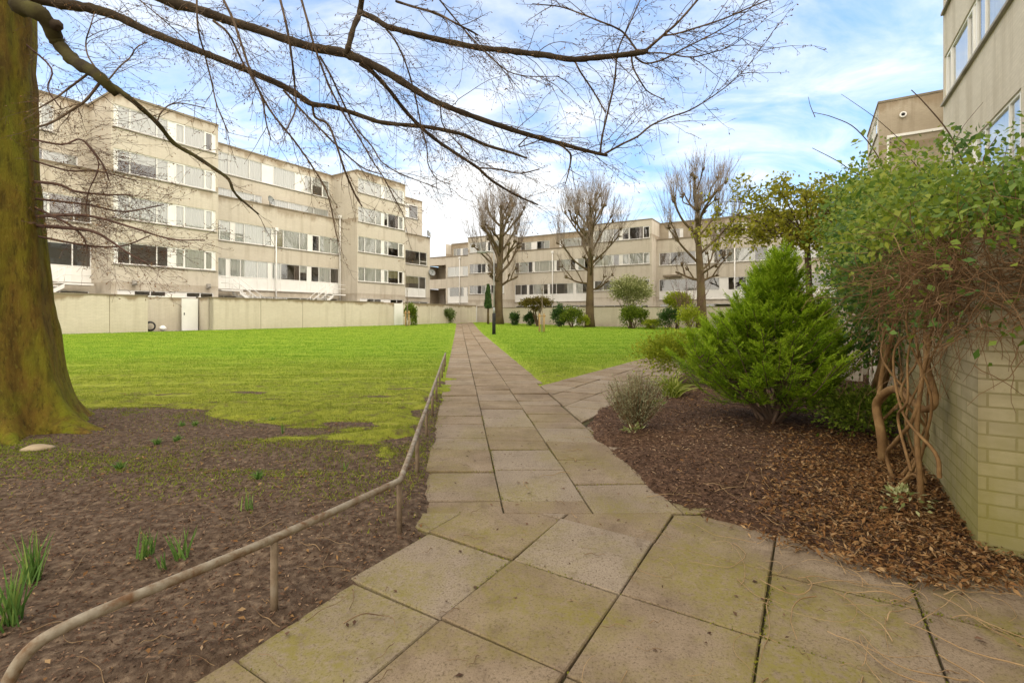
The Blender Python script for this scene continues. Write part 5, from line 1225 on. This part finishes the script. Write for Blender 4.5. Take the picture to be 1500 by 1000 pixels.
# ------------------------------------------------------------------ climber on the wall
def climber():
    T = thing('climbing_vine', W(3.9, .7, 0), 'tangled climber with green leaves and brown stems covering the brick wall', 'climber')
    trunk, tang, cane = MB(), MB(), MB()
    def B_(s, t, z): return W(s, t, z)
    # twisted main stems
    trunk.tube(bez([B_(4.95, .52, -.05), B_(4.85, .50, .30), B_(5.0, .48, .55), B_(4.7, .55, .72), B_(4.45, .60, .70), B_(4.2, .66, .66), B_(4.1, .70, .75), B_(4.25, .68, 1.0), B_(4.4, .7, 1.5)], 6), lerpr([.038, .014], 49), 9)
    trunk.tube(bez([B_(4.9, .55, .0), B_(5.1, .50, .35), B_(5.35, .55, .75), B_(5.2, .6, 1.1), B_(5.0, .65, 1.5), B_(4.7, .7, 1.8)], 6), lerpr([.024, .013], 31), 8)
    trunk.tube(bez([B_(4.0, .62, -.02), B_(3.95, .60, .25), B_(4.05, .60, .6), B_(4.15, .66, 1.0), B_(4.0, .72, 1.5), B_(3.8, .75, 1.9)], 6), lerpr([.019, .010], 31), 8)
    trunk.tube(bez([B_(4.3, .55, -.02), B_(4.55, .50, .22), B_(4.35, .52, .38), B_(4.05, .58, .62), B_(4.3, .66, .9), B_(4.6, .66, 1.2)], 6), lerpr([.016, .009], 31), 7)
    trunk.tube(bez([B_(3.85, .55, .05), B_(4.0, .45, .02), B_(4.15, .50, .10), B_(4.05, .58, .25), B_(3.95, .62, .2)], 6), lerpr([.012, .009], 25), 6)
    trunk.tube(bez([B_(6.2, .62, 0), B_(6.3, .6, .4), B_(6.0, .66, .9), B_(6.3, .68, 1.5)], 6), lerpr([.075, .05], 19), 8)
    for i in range(9):
        s = random.uniform(3.7, 5.2); p = [B_(s, random.uniform(.5, .7), random.uniform(.0, .5))]
        for k in range(4): s += random.gauss(0, .22); p.append(B_(s, random.uniform(.5, .74), p[-1].z+random.uniform(.08, .45)))
        trunk.tube(bez(p, 5), lerpr([random.uniform(.006, .014), .005], 21), 5, 0, False)
    # tangle: masses of thin brown stems hanging over the wall head
    for i in range(1700):
        s = 3.25+abs(random.gauss(0, .85)); t = random.gauss(.74, .16)+(.40*random.random() if s < 3.6 else 0); z = random.gauss(1.50, .15)+.05*(s-3.4)
        d = Vector((random.gauss(0, 1), random.gauss(0, 1), random.gauss(-.25, .7))); L = random.uniform(.15, .6)
        P = wand(B_(s, t, z), d, L, 7, .26, -.03); tang.tube(P, lerpr([random.uniform(.0013, .0038), .001], 8), 3, 0, False)
    for i in range(26):   # hanging strands
        s = random.uniform(3.6, 5.6); P = wand(B_(s, random.uniform(.5, .76), random.uniform(1.1, 1.5)), Vector((random.gauss(0, .3), random.gauss(0, .3), -1)), random.uniform(.3, 1.1), 7, .13, -.03)
        tang.tube(P, lerpr([random.uniform(.002, .004), .0015], 8), 3, 0, False)
    for i in range(60):
        s = random.uniform(5.6, 9.4); P = wand(B_(s, random.uniform(.55, .8), random.uniform(.9, 1.7)), Vector((random.gauss(0, .4), random.gauss(0, .4), -1)), random.uniform(.4, 1.2), 7, .13, -.03); tang.tube(P, lerpr([.005, .002], 8), 3, 0, False)
    # arching canes against the sky
    for pix, D, r in (([(1300, 300), (1290, 238), (1255, 190), (1220, 172), (1192, 165)], 5.5, 1.6), ([(1194, 172), (1187, 155), (1184, 142)], 5.4, 1.), ([(1300, 270), (1258, 256), (1225, 235), (1190, 217)], 6.2, 1.5), ([(1440, 330), (1415, 250), (1390, 195), (1355, 152), (1335, 132)], 3.9, 2.2),
                      ([(1330, 215), (1285, 175), (1250, 150), (1232, 138)], 6, .9), ([(1400, 260), (1395, 225), (1408, 190), (1440, 150)], 3.6, .9), ([(1470, 330), (1452, 270), (1440, 235), (1460, 200)], 3, 1.6), ([(1500, 330), (1470, 260), (1475, 215)], 2.9, 1.4), ([(1380, 300), (1340, 240), (1300, 205)], 5, 1.2)):
        Q = bez([pt(x, y, D) for x, y in pix], 5); cane.tube(Q, lerpr([r*.6*D/F, r*.28*D/F], len(Q)), 5, 0, False)
    trunk.build('main_stem', [MAT['vinestem']], T); tang.build('tangle', [MAT['drystem']], T); cane.build('cane', [MAT['canestem']], T)
    # leaves in hanging clumps over the head of the wall
    def leafset(name, mat, n_cl, per, sr, trange, zfun, L, spread, rn=(.0, 1.), bias=(0, 0, .5)):
        C, rs = [], []
        for i in range(n_cl):
            s = random.uniform(*sr); t = random.uniform(*trange); z = zfun(s)
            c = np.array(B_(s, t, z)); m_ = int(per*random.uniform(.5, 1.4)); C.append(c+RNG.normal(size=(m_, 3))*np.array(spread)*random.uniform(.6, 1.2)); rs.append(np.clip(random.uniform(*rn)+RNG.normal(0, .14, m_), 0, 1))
        C = np.concatenate(C); n = len(C); face = np.array([-.5, -.75, .55])
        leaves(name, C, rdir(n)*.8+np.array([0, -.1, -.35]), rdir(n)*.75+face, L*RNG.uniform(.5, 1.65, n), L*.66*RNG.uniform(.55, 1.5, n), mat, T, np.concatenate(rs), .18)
    top = lambda s: 1.98+(s-3.4)*.215+.16*math.sin(s*3.1+.5)+.10*math.sin(s*7.3)+random.gauss(0, .05)
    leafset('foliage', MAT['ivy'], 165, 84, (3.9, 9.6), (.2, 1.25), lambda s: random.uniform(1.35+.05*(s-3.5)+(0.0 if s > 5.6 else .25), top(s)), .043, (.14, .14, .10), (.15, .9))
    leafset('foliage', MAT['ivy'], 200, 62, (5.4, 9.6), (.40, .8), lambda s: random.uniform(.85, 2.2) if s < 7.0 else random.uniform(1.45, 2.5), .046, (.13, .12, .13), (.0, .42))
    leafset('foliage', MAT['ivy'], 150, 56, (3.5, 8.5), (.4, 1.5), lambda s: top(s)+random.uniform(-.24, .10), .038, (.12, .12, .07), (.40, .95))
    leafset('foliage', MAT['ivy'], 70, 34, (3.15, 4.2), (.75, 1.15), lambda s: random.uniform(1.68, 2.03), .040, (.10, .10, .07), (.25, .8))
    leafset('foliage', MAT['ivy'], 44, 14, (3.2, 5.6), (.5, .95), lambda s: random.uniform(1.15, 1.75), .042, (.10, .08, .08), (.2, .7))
    leafset('foliage', MAT['ivy'], 8, 9, (5.2, 5.9), (.5, .8), lambda s: 2.7+random.uniform(0, .25), .05, (.12, .1, .1), (.6, 1))
climber()
# young tree with flat olive crown behind the conifer
def olive_tree():
    b = W(10.55, -.02, 0); T = thing('small_leafy_tree', b, 'small spreading tree with thin trunk and sparse olive leaves behind the conifer', 'tree'); m = MB()
    fork = b+Vector((-.02, 0, 2.85)); m.tube(bez([b, b+Vector((.04, 0, 1.2)), fork], 5), lerpr([.075, .05], 11), 8); C = []
    ends = []
    for i in range(34):
        a = i*2.4; o = random.uniform(.4, 1.6)*(1.2 if math.cos(a) < 0 else .95); e = fork+Vector((math.cos(a)*o, math.sin(a)*o*.8, random.uniform(-.35, 1.15)*(1.15-.40*o)))
        Q = bez([fork-Vector((0, 0, random.uniform(0, .3))), fork.lerp(e, .5)+rv(.10)+Vector((0, 0, .06)), e], 5); m.tube(Q, lerpr([.017, .004], len(Q)), 5, 0, False)
        for k in range(9):
            q = Q[random.randint(3, len(Q)-1)]; P = wand(q, (e-fork).normalized()*.6+rv(.6), random.uniform(.2, .55), 5, .14, -.02); m.tube(P, lerpr([.004, .0015], 6), 3, 0, False)
            for _ in range(26): C.append(tuple(random.choice(P[1:])+rv(.05)))
    m.build('trunk', [MAT['canestem']], T); C = np.array(C); n = len(C)
    leaves('crown', C, rdir(n)+np.array([0, 0, -.3]), rdir(n)*.8+np.array([0, -.3, .5]), RNG.uniform(.05, .11, n), RNG.uniform(.03, .06, n), MAT['yleaf'], T)
olive_tree()

# ------------------------------------------------------------------ low rail along the bed
def rail():
    T = thing('low_rail', (-.61, 2.8, 0), 'low weathered metal tube rail edging the soil bed and path', 'rail'); h = .325; m = MB()
    c = Vector((-.62, 2.83, h))
    q = [(pathL(y)[0]-.06, y) for y in (3.4, 4.2, 5.2, 6.4, 8, 10, 12)]
    P = [Vector((-1.50, 1.34, -.05)), Vector((-1.485, 1.36, .10)), Vector((-1.47, 1.39, .22)), Vector((-1.445, 1.43, .295)), Vector((-1.40, 1.50, h-.005)), Vector((-1.30, 1.66, h)), Vector((-1.035, 2.08, h)), Vector((-.735, 2.65, h)), Vector((-.672, 2.775, h)), Vector((-.658, 2.83, h)), Vector((-.667, 2.92, h))]
    P += [Vector((x, y, h+.005*math.sin(y*2))) for x, y in q]
    m.tube(bez(P, 4), .0185, 12); m.build('top_tube', [MAT['rail']], T)
    for (x, y) in [(-1.035, 2.08), (-.664, 2.82)]+[(pathL(y)[0]-.06, y) for y in (3.9, 5.0, 6.1, 7.2, 8.4, 9.6, 10.8, 11.9)]:
        p = MB(); p.tube([(x, y, -.12), (x, y, h-.012)], .0165, 10); p.build('post', [MAT['railpost']], T)
rail()
# things by the garden gate
b = W(12.4, -32.35, .32); T = thing('hose_reel', b, 'dark coiled hose leaning against the recessed wall', 'hose'); m = MB(); ax = W(1, .15).normalized()
for k in range(3):
    m.tube([b+Vector((0, 0, .28))+ax*math.cos(a*.3142)*(.27-.03*k)+Vector((0, 0, 1))*math.sin(a*.3142)*(.27-.03*k)+W(0, .05*k) for a in range(21)], .03, 6, 0, False)
m.build('coil', [MAT['hose']], T)
b = W(13.0, -32.2, .28); T = thing('plastic_bag', b, 'crumpled white bag on the ground beside the coiled hose', 'bag'); v = []; f = []
for i in range(7):
    for k in range(10):
        a = .6283*k; r = .17*math.sin(math.pi*(i+.4)/7)*(1+.25*random.random()); v.append((b.x+r*math.cos(a), b.y+r*math.sin(a), b.z+.36*i/6))
for i in range(6):
    for k in range(10): f.append((i*10+k, i*10+(k+1) % 10, (i+1)*10+(k+1) % 10, (i+1)*10+k))
npmesh('bag_body', v, f, MAT['white'], T)
# ------------------------------------------------------------------ sky, sun, camera
w = bpy.data.worlds.new('World'); S.world = w; w.use_nodes = True; nt = w.node_tree; nt.nodes.clear(); b = NT(nt)
SUN_EL, SUN_AZ = 48, 118                      # azimuth clockwise from +Y
sky = b.n('ShaderNodeTexSky', sky_type='NISHITA', sun_disc=False, sun_elevation=R(SUN_EL), sun_rotation=R(SUN_AZ), altitude=50, air_density=1.0, dust_density=.6, ozone_density=1.6)
d = b.co('Generated'); z = b.n('ShaderNodeSeparateXYZ', {0: d})
zc = b.math('ADD', b.math('MAXIMUM', z.outputs[2], 0.0), .22)
pv = b.n('ShaderNodeCombineXYZ', {0: b.math('DIVIDE', z.outputs[0], zc), 1: b.math('DIVIDE', z.outputs[1], zc), 2: 0.0}).outputs[0]
n1 = b.noise(b.map(pv, (1.05, 1.3, 1), (3.7, 1.3, 0)), 1.0, 8, .56, .25)
n2 = b.noise(b.map(pv, (3.0, 4.5, 1), (1.1, 5.2, 0)), 1.0, 8, .6, .6)
def bank(x, y, zz, c0, c1):
    v = Vector((x, y, zz)).normalized(); dt = b.n('ShaderNodeVectorMath', {0: d, 1: tuple(v)}, operation='DOT_PRODUCT').outputs['Value']
    return b.ramp(dt, [(c0, 0.), (c1, 1.)])
bk = b.math('MAXIMUM', bank(-.42, 1, .36, .80, .97), bank(.05, 1, .30, .86, .99))
bk = b.math('MAXIMUM', bk, b.math('MULTIPLY', bank(-1.0, .6, .3, .7, .97), .8))
cov = b.math('ADD', b.math('ADD', n1, b.math('MULTIPLY', b.math('SUBTRACT', n2, .5), .30)), b.math('MULTIPLY', bk, .23))
cov = b.math('SUBTRACT', cov, b.math('MULTIPLY', bank(.62, 1, .55, .80, .97), .14))
for q_ in ((-.50, 1, .58), (-.12, 1, .62), (-.70, 1, .52)): cov = b.math('SUBTRACT', cov, b.math('MULTIPLY', bank(*q_, .955, .995), .24))
heavy = b.ramp(cov, [(.44, 0.), (.70, 1.)])
veil = b.math('MULTIPLY', b.ramp(n2, [(.24, .12), (.70, 1.)]), .76)
low = b.math('SUBTRACT', 1.0, b.math('MULTIPLY', z.outputs[2], 2.3), True)
veil = b.math('MAXIMUM', veil, b.math('MULTIPLY', low, .70))
mask = b.math('MAXIMUM', heavy, veil)
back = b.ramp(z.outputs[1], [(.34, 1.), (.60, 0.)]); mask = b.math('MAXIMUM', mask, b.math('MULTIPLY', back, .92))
blue = b.mix(1.0, sky.outputs[0], (.74, 1.24, 1.58), 'MULTIPLY')
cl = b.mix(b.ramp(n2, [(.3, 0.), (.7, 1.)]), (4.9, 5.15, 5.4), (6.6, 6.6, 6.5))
cl = b.mix(back, cl, (12.2, 11.0, 9.2))  # sky outside the view made brighter and warmer to light the scene
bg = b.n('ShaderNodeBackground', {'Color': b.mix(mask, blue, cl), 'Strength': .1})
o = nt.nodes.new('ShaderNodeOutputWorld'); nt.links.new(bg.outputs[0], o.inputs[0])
sl = bpy.data.lights.new('sun', 'SUN'); sl.energy = .55; sl.angle = R(28); sl.color = (1, .90, .76)
so = bpy.data.objects.new('sun', sl); COL.objects.link(so)
sd = Vector((math.sin(R(SUN_AZ))*math.cos(R(SUN_EL)), math.cos(R(SUN_AZ))*math.cos(R(SUN_EL)), math.sin(R(SUN_EL))))
so.rotation_euler = sd.to_track_quat('Z', 'Y').to_euler(); so.location = (20, -20, 40)
c = bpy.data.cameras.new('camera'); c.sensor_width = 36; c.lens = F/1500*36; c.shift_y = (HZ-500)/1500; c.clip_start = .05; c.clip_end = 4000
co = bpy.data.objects.new('camera', c); COL.objects.link(co); co.location = (0, 0, CAMH); co.rotation_euler = (R(90), 0, 0); S.camera = co
S.view_settings.view_transform = 'Standard'; S.view_settings.look = 'None'; S.view_settings.exposure = 1.06; S.view_settings.gamma = 1.0
S.cycles.max_bounces = 6; S.cycles.diffuse_bounces = 3; S.cycles.glossy_bounces = 2; S.cycles.transparent_max_bounces = 12; S.cycles.transmission_bounces = 3
S.cycles.use_denoising = True
